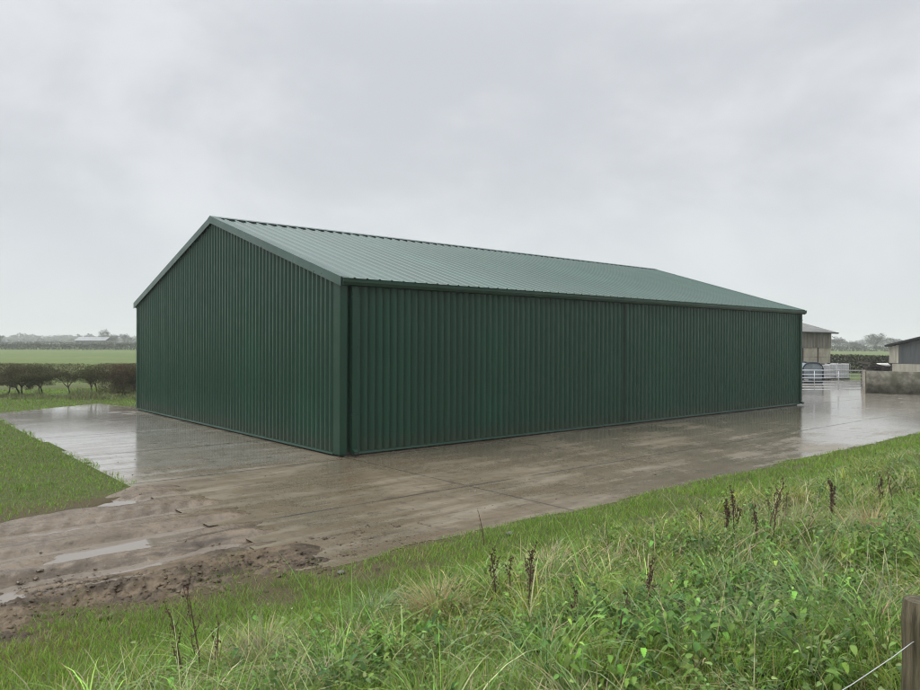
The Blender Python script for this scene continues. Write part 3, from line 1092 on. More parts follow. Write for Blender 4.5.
parts = []
u, v, r = wedge(330000, 9, 44, 1.25, math.radians(37))
z1 = lawn_zone(u, v)
z2 = (~in_yard(u, v)) & (u < 3) & (v > 14.4) & (v < 40) & ~z1
ok = z1 | z2
ok &= ~((u > -.2) & (v < W+.3))
thin = np.where(z1, sstep(-.1, 1.1, (v-lawn_low(u)) + 1.8*(fbm(u*2.6, v*2.6, 82)-.5)), 1)
ok &= rng.random(len(u)) < thin
u, v, r = u[ok], v[ok], r[ok]; n = len(u)
tone = fbm(u*.8, v*.8, 83); cl = fbm(u*3, v*3, 84)
c = np.array([[.160, .295, .022]])*np.exp(rng.normal(0, .2, (n, 1)))*np.exp(rng.normal(0, .08, (n, 3)))*(.7+.62*tone)[:, None]
dry = rng.random(n) < .09+.25*sstep(.55, .75, fbm(u*1.6, v*1.6, 85))
c[dry] = jitter((.22, .20, .08), dry.sum(), .25)
parts.append(blades(np.stack([u, v, 0*u-.02], 1), (.035+.14*np.maximum(cl-.2, 0)+.03*rng.random(n)), .0052*(1+.5*np.maximum(r-8, 0)/6), rng.uniform(.05, .6, n), rng.uniform(.1, 1.2, n), rng.uniform(0, 6.283, n), c, 2))
V, F, C = join(parts)
o = mesh_arrays('lawn_grass', V, F, M['blade'], None, C); tag(o, 'bright green mown grass left of the concrete apron', 'grass', kind='stuff')


# ------------------------------------------------------------------ NETTLES (ground cover)
def leaf_template(serr=True):
    # a pointed, toothed leaf folded along its midrib; unit length, tip at +x
    xs = [0, .08, .17, .22, .33, .37, .49, .53, .65, .69, .81, .85, 1.0]
    ws = [.02, .21, .29, .24, .30, .23, .27, .19, .22, .14, .15, .08, 0]
    ys = []
    V = [];
    for i, (x, w) in enumerate(zip(xs, ws)):
        dr = -.28*x*x
        V.append((x, 0, dr))
        if i < len(xs)-1:
            j = .0
            V.append((x+(.03 if i % 2 == 0 and i else 0), w, dr + .30*w)); V.append((x+(.03 if i % 2 == 0 and i else 0), -w, dr + .30*w))
    F4, F3 = [], []
    m_ = len(xs)-1
    for i in range(m_-1):
        a, b_ = 3*i, 3*(i+1)
        F4.append((a, b_, b_+1, a+1)); F4.append((a, a+2, b_+2, b_))
    a = 3*(m_-1); t = 3*m_
    F3 += [(a, t, a+1), (a, a+2, t)]
    return np.array(V), np.array(F4), np.array(F3)


LT = leaf_template()


def leaves(P, az, pitch, size, col, roll=None):
    n = len(P)
    T, F4, F3 = LT
    ca, sa, cp, sp_ = np.cos(az), np.sin(az), np.cos(pitch), np.sin(pitch)
    ex = np.stack([ca*cp, sa*cp, sp_], 1); ey = np.stack([-sa, ca, 0*az], 1); ez = np.cross(ex, ey)
    if roll is not None:
        cr, sr = np.cos(roll)[:, None], np.sin(roll)[:, None]
        ey, ez = ey*cr+ez*sr, ez*cr-ey*sr
    V = P[:, None, :] + size[:, None, None]*(T[None, :, 0:1]*ex[:, None] + T[None, :, 1:2]*ey[:, None] + T[None, :, 2:3]*ez[:, None])
    off = (np.arange(n)*len(T))[:, None, None]
    return V.reshape(-1, 3), [(F4[None]+off).reshape(-1, 4), (F3[None]+off).reshape(-1, 3)], np.repeat(col, len(T), axis=0)


parts = []
pu, pv, pr = wedge(14000, 2.4, 22, 1.35)
nf = fbm(pu*1.1+7, pv*1.1, 91)
pm = 0*pu
for (px, py, rr_) in ((410, 625, .55), (470, 640, .45), (640, 650, .75), (575, 655, .5), (690, 600, .5), (700, 540, .8), (620, 560, .5), (760, 590, .5), (745, 660, .35), (530, 680, .4), (800, 620, .4), (390, 670, .3), (860, 560, .5)):
    q = G(px, py, .75)
    pm = np.maximum(pm, np.exp(-(((pu-q.x)**2+(pv-q.y)**2)/rr_**2)))
ok = rng.random(len(pu)) < np.maximum(rank_mask(pu, pv)-.1, 0)*(pm*sstep(.36, .52, nf)*.85 + .05)
pu, pv, pr = pu[ok], pv[ok], pr[ok]
npl = len(pu)
hgt = rng.uniform(.10, .34, npl)
pairs = 6
lx = rng.normal(0, .10, npl); ly = rng.normal(0, .10, npl)
bz = bank_z(pu, pv)
tone = rng.random(npl)
for kx in range(pairs):
    t = .25 + .75*kx/(pairs-1)
    az0 = rng.uniform(0, 6.283, npl) if kx == 0 else az0 + math.pi/2 + rng.normal(0, .2, npl)
    sz = (.020 + .036*np.sin(math.pi*min(t*.85+.05, 1)))*rng.uniform(.7, 1.25, npl)*(1+.02*pr)
    for sd in (0, math.pi):
        P = np.stack([pu+lx*t, pv+ly*t, bz+hgt*t], 1)
        c = jitter((.135, .238, .040), npl, .30)*(.65+.7*tone)[:, None]
        c = np.where((tone < .3)[:, None], c*np.array([[.85, 1.0, 1.3]]), c)
        if kx < 2: c = c*np.array([[1.1, .95, .8]])
        parts.append(leaves(P, az0+sd, rng.normal(-.25-.35*(1-t), .30, npl), sz, c, rng.normal(0, .3, npl)))
# stems
P = np.stack([pu, pv, bz-.02], 1)
parts.append(blades(P, hgt, .005, np.hypot(lx, ly)/np.maximum(hgt, .1), 0*hgt, np.arctan2(ly, lx), jitter((.07, .085, .03), npl), 2))
V, F, C = join(parts)
o = mesh_arrays('nettle_undergrowth', V, F, M['leaf'], None, C); tag(o, 'leafy green nettles filling the near bank', 'nettles', kind='stuff')

# small-leaved weeds and creeping stems
parts = []
u, v, r = wedge(42000, 2.3, 20, 1.35)
ok = rng.random(len(u)) < rank_mask(u, v)*sstep(.42, .60, fbm(u*.8+2, v*.8+9, 93))
u, v, r = u[ok], v[ok], r[ok]; n = len(u)
parts.append(leaves(np.stack([u, v, bank_z(u, v)+rng.uniform(.02, .24, n)], 1), rng.uniform(0, 6.283, n), rng.normal(.1, .4, n), rng.uniform(.014, .036, n)*(1+.03*r), jitter((.170, .250, .080), n, .28), rng.normal(0, .5, n)))
V, F, C = join(parts)
o = mesh_arrays('weed_undergrowth', V, F, M['leaf'], None, C); tag(o, 'small-leaved green weeds among the rank grass', 'weeds', kind='stuff')


# broad dock plants
def dock(px, py, n, s, label):
    p0 = G(px, py, .6); z = float(bank_z(p0.x, p0.y)); p0 = G(px, py, z+.08); z = float(bank_z(p0.x, p0.y))
    t = thing('dock_plant', (p0.x, p0.y, z), label, 'plant', 'broad-leaved docks on the bank')
    for i in range(n):
        az = i*2.4 + random.uniform(-.3, .3); pit = random.uniform(.25, 1.0); ln_ = s*random.uniform(.75, 1.1)
        stem = Vector((math.cos(az)*math.cos(pit+.3), math.sin(az)*math.cos(pit+.3), math.sin(pit+.3)))*ln_*.45
        b0 = Vector((p0.x, p0.y, z)); b1 = b0+stem
        V, F, C = leaves(np.array([b1]), np.array([az]), np.array([pit-.45]), np.array([ln_]), jitter((.085, .175, .035), 1, .15), np.array([random.uniform(-.4, .4)]))
        lf = mesh_arrays('leaf', V, F, M['leaf'], t, C, smooth=True)
        MB().tube([b0, b0+stem*.5+Vector((0, 0, .01)), b1], [.005, .004, .003], 6).build('leaf_stalk', M['straw_stalk'], lf)


dock(668, 655, 9, .19, 'broad-leaved dock, lowest of the three at the foot of the picture')
dock(560, 668, 8, .16, 'broad-leaved dock left of the lowest dock, among nettles')
dock(700, 607, 8, .20, 'broad-leaved dock upslope of the other two, nearest the dead stalks')


# ------------------------------------------------------------------ DEAD STALKS
def dead_stalk(px, py, top_y, lean, heads, label, dens=1.0):
    """a dried dock or hogweed stem standing on the bank: base pixel, top row, lean"""
    z = .5
    for _ in range(6):
        p = G(px, py, z); z = float(bank_z(p.x, p.y))
    p = G(px, py, z)
    d = (p - CAM).dot(AH)
    h = (py-top_y)/FPX*d
    t = thing('dead_dock_stalk', p, label, 'dead stalk', 'dead weed stalks on the bank')
    rr = random.Random(int(px*7+py))
    sway = RT*lean*h
    top = p + sway + UPZ*h
    pts = [p, p + sway*.25 + UPZ*h*.35 + RT*rr.uniform(-.02, .02), p + sway*.6 + UPZ*h*.7 + AH*rr.uniform(-.03, .03), top]
    sb = MB(); sb.tube(pts, [.0065, .0055, .0042, .002], 6)
    br = []
    for i in range(heads):
        f = .35 + .6*i/max(heads-1, 1)
        b0 = p + sway*f + UPZ*h*f
        az = rr.uniform(0, 6.28)
        ln_ = h*(.16+.22*(1-f))*rr.uniform(.7, 1.3)
        b1 = b0 + Vector((math.cos(az)*.35*ln_, math.sin(az)*.35*ln_, ln_))
        sb.tube([b0, (b0+b1)/2 + Vector((math.cos(az), math.sin(az), 0))*.06*ln_, b1], [.0032, .0026, .0014], 5); br.append((b0, b1))
    sb.build('stem', M['stalk'], t)
    br.append((p+sway*.55+UPZ*h*.55, top))
    P = []
    for b0, b1 in br:
        m_ = int((b1-b0).length/.0036*dens)
        for j in range(m_):
            f = rr.uniform(.15, 1.0)
            cl = .5+.5*math.sin(f*30)
            q = b0+(b1-b0)*f + Vector((rr.gauss(0, .015), rr.gauss(0, .015), rr.gauss(0, .012)))*(1.25-f*.7)*(.5+.7*cl)
            P.append(q)
    if P:
        P = np.array([tuple(q) for q in P])
        cards(P, rng.uniform(.008, .019, len(P))*(1+.03*d), jitter((.095, .055, .036), len(P), .4), M['leaf'], 'seed_head', t, aspect=1.3)
    return t


dead_stalk(497, 612, 553, -.10, 5, 'dark dead stalk leaning left beside the pale straw tussock')
dead_stalk(508, 610, 560, .05, 3, 'thin dead stem just right of the stalk by the straw tussock')
dead_stalk(527, 618, 551, .08, 6, 'thick dark dead stalk, right of the pair by the straw tussock')
dead_stalk(648, 618, 566, .05, 5, 'lone dark dead stalk standing in green nettles mid-bank')
dead_stalk(727, 545, 505, -.02, 7, 'bushy brown seed stalk, left of the row below the yard edge', 1.6)
dead_stalk(736, 545, 492, -.08, 5, 'taller brown seed stalk touching the bushy one on its left', 1.5)
dead_stalk(756, 546, 511, -.05, 4, 'short dark spike in the gap of the stalk row', 1.4)
dead_stalk(769, 540, 484, .26, 4, 'tall thin stalk leaning right, highest of the row', .7)
dead_stalk(773, 542, 500, .12, 3, 'slim stalk crossing the foot of the tallest leaning one', .6)
dead_stalk(786, 528, 494, .02, 2, 'faint short stem right of the leaning tall stalk', .6)
dead_stalk(832, 532, 485, -.02, 7, 'dense dark upright seed stalk alone in pale straw', 2.0)
dead_stalk(880, 510, 479, .05, 4, 'small dark stalk far up the bank near the yard edge', 1.3)
dead_stalk(893, 508, 470, -.15, 2, 'thin bare stem rising against the yard edge at far right', .4)
dead_stalk(707, 532, 508, -.45, 3, 'short bent stem with a flat dried umbel on top', .8)
dead_stalk(199, 690, 585, -.12, 5, 'tall dark weed stem in the lower left mud edge', .35)
dead_stalk(185, 690, 612, -.20, 4, 'dark weed stem leaning left beside the tallest lower left one', .35)
dead_stalk(212, 688, 622, .10, 3, 'shorter dark weed stem leaning right at the lower left', .35)
dead_stalk(484, 545, 508, -.18, 1, 'single wiry stem crossing the concrete edge', .1)
dead_stalk(570, 640, 590, .12, 4, 'dark thin stalk among arching grass left of the nettles', .8)
dead_stalk(612, 660, 600, .25, 2, 'bare dark stem leaning right over the nettle leaves', .3)

# bleached straw tussocks
def straw(px, py, n, h, label, c=(.46, .37, .19)):
    z = .5
    for _ in range(6):
        p = G(px, py, z); z = float(bank_z(p.x, p.y))
    a = rng.uniform(0, 6.283, n); rad = np.abs(rng.normal(0, .085, n))
    V, F, C = blades(np.stack([p.x+rad*np.cos(a), p.y+rad*np.sin(a), np.full(n, z-.02)], 1), rng.uniform(.5, 1.1, n)*h, .004, rng.uniform(.05, .5, n), rng.uniform(.6, 2.1, n), a+rng.normal(0, .5, n), jitter(c, n, .22), 5, taper=.7)
    V = V - np.array([p.x, p.y, z]); V = V + np.array([p.x, p.y, z])
    o = mesh_arrays('straw_tussock', V, F, M['blade'], None, C, origin=(p.x, p.y, z))
    tag(o, label, 'dry grass', 'bleached straw tussocks on the bank')


straw(437, 618, 520, .44, 'yellow straw tussock on green turf below the concrete corner')
straw(262, 672, 480, .46, 'pale bent tussock with dark heart at the lower left', (.30, .31, .17))
straw(872, 535, 520, .44, 'buff straw tussock right of the dense dark stalk')
straw(800, 535, 520, .42, 'pale straw tussock between the leaning stalk and dense stalk', (.32, .30, .16))
straw(905, 660, 120, .28, 'dry straw clump at the foot of the fence post', (.40, .33, .2))

# stones in the turf
def stone(px, py, s, label):
    z = .1
    for _ in range(6):
        p = G(px, py, z); z = float(bank_z(p.x, p.y))
    V = []; nu, nv = 10, 6
    for j in range(nv+1):
        for i in range(nu):
            a = 2*math.pi*i/nu; b_ = math.pi*j/nv - math.pi/2
            k_ = s*(.8+.4*float(vnoise(math.cos(a)*1.7+px, math.sin(a)*1.7+j*.6, 5)))
            V.append((p.x+k_*math.cos(b_)*math.cos(a)*1.3, p.y+k_*math.cos(b_)*math.sin(a), z+.02+k_*.55*math.sin(b_)))
    F = [(j*nu+i, j*nu+(i+1) % nu, (j+1)*nu+(i+1) % nu, (j+1)*nu+i) for j in range(nv) for i in range(nu)]
    o = mesh_arrays('stone', V, [F], M['stone'], None, smooth=True, origin=(p.x, p.y, z))
    tag(o, label, 'stone', 'loose stones in the turf')


stone(510, 535, .045, 'grey stone in the turf near the concrete edge')
stone(341, 574, .035, 'pale stone lying in grass beside the muddy edge')
stone(62, 524, .035, 'small white stone at the lawn edge by the mud')
stone(45, 520, .03, 'tiny white stone on the turned lawn edge')

# ------------------------------------------------------------------ MUD CLODS AND GRIT
def clods(name, u, v, z, s, mat, label, cat):
    n = len(u)
    T = np.array([(1, 0, 0), (-1, 0, 0), (0, 1, 0), (0, -1, 0), (0, 0, .8), (.6, .6, .45), (-.6, .6, .4), (.6, -.6, .5), (-.6, -.6, .35)], float)
    F = [(4, 5, 2), (4, 2, 6), (4, 6, 1), (4, 1, 8), (4, 8, 3), (4, 3, 7), (4, 7, 0), (4, 0, 5), (5, 0, 2), (6, 2, 1), (8, 1, 3), (7, 3, 0)]
    F = [(4, 0, 5), (4, 5, 2), (4, 2, 6), (4, 6, 1), (4, 1, 8), (4, 8, 3), (4, 3, 7), (4, 7, 0), (0, 2, 5), (2, 1, 6), (1, 3, 8), (3, 0, 7)]
    J = 1 + rng.normal(0, .28, (n, len(T), 3))
    a = rng.uniform(0, 6.283, n)
    X = T[None]*J*s[:, None, None]
    X[..., 2] *= rng.uniform(.4, 1.0, n)[:, None]
    c_, s_ = np.cos(a)[:, None], np.sin(a)[:, None]
    V = np.stack([u[:, None]+X[..., 0]*c_-X[..., 1]*s_, v[:, None]+X[..., 0]*s_+X[..., 1]*c_, z[:, None]+X[..., 2]], -1).reshape(-1, 3)
    FF = (np.array(F)[None]+(np.arange(n)*len(T))[:, None, None]).reshape(-1, 3)
    o = mesh_arrays(name, V, [FF], mat)
    tag(o, label, cat, kind='stuff')


n = 5200
u = rng.uniform(-12, -1.6, n)
e = mud_near(u)
v = e + .45 + rng.normal(0, .42, n)
ok = (rng.random(n) < sstep(-1.6, -4.0, u)) & (v < -1.5)
ok &= rng.random(n) < sstep(.35, .6, fbm(u*1.3, v*1.3, 95))*1.0+.1
u, v = u[ok], v[ok]
z = np.where(u < -4, np.maximum(mud_z(u, v), 0), 0.0) + np.maximum(bank_z(u, v), 0)*.9
clods('mud_clods', u, v, z-.004, np.exp(rng.normal(-4.35, .5, len(u))), M['mud'], 'dark clods of turned mud along the bank edge', 'mud')
n = 3200
u = rng.uniform(-11, 10, n); v = rng.uniform(-6.3, 8, n)
ok = (in_yard(u, v) | in_mud(u, v)) & (rng.random(n) < sstep(10, -5, u)*sstep(7, -5, v)*1.2) & ~((u > -.2) & (v > -.3)) & (rng.random(n) < sstep(.35, .62, fbm(u*.8, v*2.2, 96))+.08)
u, v = u[ok], v[ok]
z = np.where(u < -4.1, mud_z(u, v), .003)
clods('yard_grit', u, v, z-.002, np.exp(rng.normal(-4.75, .5, len(u))), M['mud'], 'scattered crumbs of mud on the wet concrete', 'mud')

# ------------------------------------------------------------------ FENCE POST AND WIRE
fp = at(921.5, 2.42); fz = float(bank_z(fp.x, fp.y))
top = CAM.z - (600-344.9)/FPX*2.42
pr = thing('fence_post', (fp.x, fp.y, fz), 'round weathered timber fence post at the lower right', 'fence post')
q = MB(); nn = 24
ring = []
for i, z in enumerate(np.linspace(fz-.15, top, 14)):
    ring.append((Vector((fp.x, fp.y, z)), .053 + .0025*math.sin(i*1.7) + (0 if i < 13 else -.004)))
q.tube([a for a, _ in ring], [b_ for _, b_ in ring], nn)
q.build('post', M['post'], pr, smooth=False)
for f_ in pr.children[0].data.polygons:
    f_.use_smooth = len(f_.vertices) == 4
wz = fz + .62
side = RT*(-.057)
a = G(920, 630, 0); 
dirw = (G(838, 690, .9) - Vector((fp.x, fp.y, .9)))
w0 = Vector((fp.x, fp.y, 0)) - RT*.046 - AH*.033
zt = CAM.z - (641-344.8)/FPX*2.40
pts = [w0 + RT*.12 + UPZ*(zt+.05), w0 + UPZ*zt]
tgt = at(838, 2.15); tz = CAM.z - (690-344.6)/FPX*2.15
e = Vector((tgt.x, tgt.y, tz))
for i in range(1, 9):
    f = i/8*2.2
    pp = pts[1].lerp(e, f); pp.z += -.012*math.sin(min(f, 2.2)/2.2*math.pi) + random.uniform(-.006, .006)
    pts.append(pp)
q = MB(); q.tube(pts, .0016, 6)
tag(q.build('fence_wire', M['galv'], origin=w0+UPZ*zt, smooth=True), 'slack galvanised wire running down from the fence post', 'wire')


# ------------------------------------------------------------------ HEDGE ON THE LEFT (hawthorn bushes)
def hawthorn(p, h, wd_, seed, leafy, label, green, low=.36):
    t = thing('hawthorn_bush', p, label, 'hedge bush', 'hawthorn bushes of the left hedge')
    rr = random.Random(seed)
    tr = MB(); tips = []

    def grow(a, d, ln_, r, lev):
        b_ = a + d*ln_
        mid = (a+b_)/2 + Vector((rr.gauss(0, .05), rr.gauss(0, .05), rr.gauss(0, .03)))*ln_
        tr.tube([a, mid, b_], [r, r*.85, r*.68], 6 if lev < 2 else 4, cap=False)
        if lev >= 2:
            for f in (.3, .6, 1.0): tips.append((a.lerp(b_, f), d))
        if lev >= 4 or r < .004: return
        for _ in range(3 if lev < 3 else 2):
            nd = (d + Vector((rr.gauss(0, .55), rr.gauss(0, .55), rr.gauss(.05, .35)))).normalized()
            grow(b_, nd, ln_*rr.uniform(.6, .85), r*.62, lev+1)
    stems = rr.choice((1, 2, 2))
    for s in range(stems):
        grow(Vector(p)+RT*(s-.5*(stems-1))*.18, (UPZ*1.0 + RT*rr.uniform(-.35, .35) + AH*rr.uniform(-.25, .25)).normalized(), h*.30, rr.uniform(.028, .042), 0)
    # trim: keep twigs inside the clipped hedge
    tr.v = [tuple(Vector((q[0], q[1], min(q[2], h*(.97+.04*rr.random()))))) for q in tr.v]
    tr.build('trunk', M['bark'], t)
    P = []
    for q, d in tips:
        if q.z > h*1.02 or (q.z < h*.30 and rr.random() < .7): continue
        for _ in range(leafy):
            P.append(tuple(q + Vector((rr.gauss(0, .085), rr.gauss(0, .085), rr.gauss(0, .06)))))
    extra = int(leafy*230)
    for _ in range(extra):
        f = rr.random()
        zz = h*(1.0-(1-low)*f**1.15)*rr.uniform(.96, 1.02)
        P.append(tuple(Vector(p)+RT*rr.uniform(-wd_, wd_)*.9 + AH*rr.gauss(0, .24) + UPZ*zz))
    P = np.array(P); P = P[P[:, 2] < h*1.03]
    n = len(P)
    c = jitter((.125, .110, .060), n, .38)
    br_ = rng.random(n) < (.72-green); c[br_] = jitter((.140, .085, .055), br_.sum(), .3)
    gr_ = rng.random(n) < green; c[gr_] = jitter((.100, .140, .045), gr_.sum(), .3)
    cards(P, rng.uniform(.030, .070, n), c, M['twigleaf'], 'crown', t, aspect=2.2)


hb = [(-60, .2), (-38, .3), (-16, .3), (7, .3), (22, .3), (42, .45), (70, .35), (95, .5), (111, .1), (124, .15), (136, .2)]
hl = ['hawthorn bush of the left hedge, beyond the left picture edge', 'second hawthorn bush beyond the left picture edge', 'hawthorn bush cut by the left picture edge',
      'dark twiggy hawthorn at the left picture edge', 'hawthorn with twin slanting stems near the left edge', 'greenish rounded hawthorn with a forked leaning stem',
      'thin open hawthorn with a single bare stem and gaps both sides', 'sparse pale hawthorn with green grass showing through it', 'dense dark brown bush, left of the dark block of hedge by the barn',
      'dense dark brown bush in the middle of the dark block by the barn', 'dense dark bush touching the barn corner']
for i, (px, gr) in enumerate(hb):
    d = 32.6
    p = at(px, d, 0)
    dense = 30 if px > 104 else (18 if px in (70, 95) else 27)
    hawthorn(p, 1.50 + random.uniform(-.03, .04), .62, 300+i*13, dense, hl[i], gr, .12 if px > 104 else (.45 if px in (70, 95) else .36))

# rough growth under the hedge
parts = []
n = 26000
px = rng.uniform(-110, 150, n); d = 32.6 + rng.normal(0, .55, n)
x = (px-460)/FPX*d
u = CAM.x+RT.x*x+AH.x*d; v = CAM.y+RT.y*x+AH.y*d
mound = fbm(px*.05, d*.3, 97)*sstep(33.3, 32.4, d)
parts.append(blades(np.stack([u, v, 0*u-.02], 1), (.12+1.0*np.maximum(mound-.28, 0))*rng.uniform(.6, 1.2, n), .016, rng.uniform(.05, .6, n), rng.uniform(.3, 1.5, n), rng.uniform(0, 6.283, n),
             np.where((rng.random(n) < .35)[:, None], jitter((.27, .26, .13), n, .2), jitter((.19, .24, .085), n, .22)), 3))
V, F, C = join(parts)
o = mesh_arrays('hedge_bottom_grass', V, F, M['blade'], None, C); tag(o, 'pale rough grass growing under the left hedge', 'grass', kind='stuff')


# ------------------------------------------------------------------ DISTANT HEDGES, TREES, WOOD
def far_hedge(name, pxa, da, pxb, db, h, size, n, base, label, depth=1.2, cat='hedge'):
    a, b_ = at(pxa, da), at(pxb, db)
    t = rng.random(n); ln_ = (b_-a).length
    s = t*ln_
    hh = h*(.86+.3*fbm(s*.22, s*0, 101+int(pxa))) 
    z = hh*rng.random(n)**.75
    off = rng.normal(0, depth*.32, n)
    nrm = Vector((-(b_-a).y, (b_-a).x, 0)).normalized()
    P = np.stack([a.x+(b_.x-a.x)*t+nrm.x*off, a.y+(b_.y-a.y)*t+nrm.y*off, z], 1)
    c = jitter(base, n, .35)*(.7+.6*fbm(s*.35, z*1.5, 103))[:, None]
    th = thing(name, a, label, cat)
    cards(P, rng.uniform(.6, 1.3, n)*size, c, M['twigleaf'], 'foliage', th, aspect=1.7)
    st = MB()
    k_ = int(ln_/1.5)
    for i in range(k_):
        q = a.lerp(b_, (i+.5)/k_); st.tube([q, q+UPZ*h*.5+nrm*.1, q+UPZ*h*.85], [.05, .04, .02], 5, cap=False)
    st.build('stems', M['bark'], th)


far_hedge('field_hedge', -160, 214, 330, 232, 1.75, .55, 11000, (.048, .060, .026), 'long dark hedge across the far side of the left field')
far_hedge('field_hedge', -160, 300, 330, 310, 2.3, .8, 7000, (.060, .066, .036), 'paler hedge line behind the dark left field hedge')
far_hedge('field_hedge', 770, 66, 990, 62, 1.62, .20, 15000, (.052, .054, .026), 'dark clipped hedge behind the bulk containers and the gate')
far_hedge('field_hedge', 700, 270, 1100, 262, 1.85, .6, 8000, (.046, .050, .026), 'thin dark hedge across the far right field under the trees')


def far_tree(px, d, top_y, w_px, label, base=(.05, .056, .034), leafy=1.0, evergreen=False, hz=344):
    p = at(px, d)
    h = CAM.z + (hz-top_y)/FPX*d
    rad = w_px/FPX*d/2
    t = thing('field_tree', p, label, 'tree', 'trees on the skyline')
    rr = random.Random(int(px*13+d))
    tr = MB(); tips = []
    def grow(a, dd, ln_, r, lev):
        b_ = a+dd*ln_
        tr.tube([a, (a+b_)/2+Vector((rr.gauss(0, .04), rr.gauss(0, .04), 0))*ln_, b_], [r, r*.8, r*.6], 5, cap=False)
        if lev >= 1: tips.append((b_, lev)); tips.append(((a+b_)/2, lev))
        if lev >= 4: return
        for _ in range(4 if lev == 0 else 3):
            nd = (dd*.8 + Vector((rr.gauss(0, .55*rad/(h*.4)), rr.gauss(0, .55*rad/(h*.4)), rr.gauss(.25, .25)))).normalized()
            grow(b_, nd, ln_*rr.uniform(.58, .8), r*.55, lev+1)
    grow(Vector(p), UPZ, h*.28, h*.028, 0)
    mz = max(q.z for q, _ in tips); mr = max((Vector((q.x, q.y, 0))-Vector((p.x, p.y, 0))).length for q, _ in tips)
    sz, sr = h*.97/mz, rad/mr
    fit = lambda q: Vector((p.x+(q[0]-p.x)*sr, p.y+(q[1]-p.y)*sr, q[2]*sz))
    tr.v = [tuple(fit(q)) for q in tr.v]
    tr.build('trunk', M['bark'], t)
    P = []
    lobes = [(rr.uniform(-.55, .55), rr.uniform(-.55, .55), rr.uniform(.30, .78), rr.uniform(.28, .5)) for _ in range(9)] + [(0, 0, .45, .62)]
    for (lx_, ly_, lz_, lr_) in lobes:
        m_ = int(260*lr_*leafy)
        for _ in range(m_):
            d_ = Vector((rr.gauss(0, 1), rr.gauss(0, 1), rr.gauss(0, 1))).normalized()*(lr_*rr.random()**.33)
            x_, y_, z_ = lx_+d_.x, ly_+d_.y, lz_+d_.z*.5
            z_ = min(z_, .98)
            if z_ < .10: continue
            P.append((p.x+x_*rad, p.y+y_*rad, z_*h))
    for q, lev in tips:
        if lev < 3: continue
        q = fit(q)
        for _ in range(3):
            P.append(tuple(q+Vector((rr.gauss(0, rad*.07), rr.gauss(0, rad*.07), rr.gauss(0, h*.03)))))
    P = np.array(P); n = len(P)
    cards(P, rng.uniform(.5, 1.2, n)*rad*.085, jitter(base, n, .3), M['twigleaf'], 'crown', t, aspect=2.2)


far_tree(105, 345, 328.5, 15, 'round-headed tree beside the pale far barn roof', leafy=1.3, hz=342)
far_tree(113, 350, 335, 15, 'low bushy tree right of the far barn', leafy=1.6, hz=342)
far_tree(125, 352, 333.5, 14, 'small spreading tree nearest the green barn gable', leafy=1.0, hz=342)
far_tree(131, 356, 337, 9, 'little tree half hidden by the green barn gable', leafy=1.4, hz=342)
far_tree(0, 290, 335.5, 10, 'bulky dark tree at the left picture edge skyline', leafy=1.8, hz=342)
far_tree(812, 300, 338, 26, 'tree hidden behind the stock barn', leafy=1.2)
far_tree(840, 300, 335.5, 24, 'rounded hazy tree nearest the stock barn eave', leafy=1.3)
far_tree(857, 310, 341, 20, 'low bush between the two big hazy trees on the right', leafy=1.6)
far_tree(876, 290, 331.5, 29, 'largest hazy tree with a domed crown left of the shed', leafy=1.3)
far_tree(897, 330, 337, 22, 'hazy tree just behind the shed roof tip', leafy=1.0)
far_tree(915, 330, 340, 22, 'low hazy tree behind the shed roof', leafy=1.0)

# woods on the skyline
P = []; S = []
def wood(pxa, pxb, d, h0, n, seed, step=5.0):
    px = pxa
    rr = random.Random(seed)
    while px < pxb:
        dd = d + rr.uniform(-25, 25)
        q = at(px, dd)
        h = h0*(.65+.6*float(fbm(px*.045, .5, seed))) * rr.uniform(.85, 1.1)
        r = h*rr.uniform(.35, .5)
        m_ = n
        a = np.random.default_rng(int(px*10)+5000+seed).normal(size=(m_, 3))
        a /= np.linalg.norm(a, axis=1)[:, None]; a *= np.random.default_rng(int(px*10)+9000+seed).random((m_, 1))**.4
        P.append(np.stack([q.x+a[:, 0]*r, q.y+a[:, 1]*r, h*.5+a[:, 2]*h*.5], 1)); S.append(np.full(m_, h*.17))
        px += step*rr.uniform(.6, 1.3)
wood(-120, 340, 720, 9.5, 260, 5, 4)
wood(660, 1060, 700, 7.5, 220, 9, 4)
wood(-120, 340, 480, 4.5, 90, 15, 5)
P = np.concatenate(P); S = np.concatenate(S)
o = cards(P, S*rng.uniform(.6, 1.3, len(S)), jitter((.05, .055, .035), len(P), .25), M['twigleaf'], 'far_woods', aspect=1.5)
tag(o, 'hazy woods along the skyline', 'woods', kind='stuff')

# far barn
fb = at(90, 338)
t = thing('far_barn', fb, 'hazy distant barn with a pale roof beyond the left field', 'barn')
w_ = 30/FPX*338/2
a0 = math.atan2(RT.y, RT.x)
q = MB(); q.box(fb+AH*4+UPZ*1.55, (w_*2, 8, 3.1), a0); q.build('wall', M['farwall'], t)
q = MB()
for s0, s1, z0, z1 in ((-.4, 4, 3.1, 4.75), (8.4, 4, 3.1, 4.75)):
    c0 = fb+AH*s0+UPZ*z0; c1 = fb+AH*s1+UPZ*z1
    n = len(q.v)
    for c_ in (c0, c1):
        for s in (-w_-.3, w_+.3):
            q.v.append(tuple(c_+RT*s)); q.v.append(tuple(c_+RT*s-UPZ*.12))
    q.f += [(n, n+2, n+6, n+4), (n+1, n+5, n+7, n+3), (n, n+1, n+3, n+2), (n+4, n+6, n+7, n+5), (n, n+4, n+5, n+1), (n+2, n+3, n+7, n+6)]
q.build('roof', M['farroof'], t)

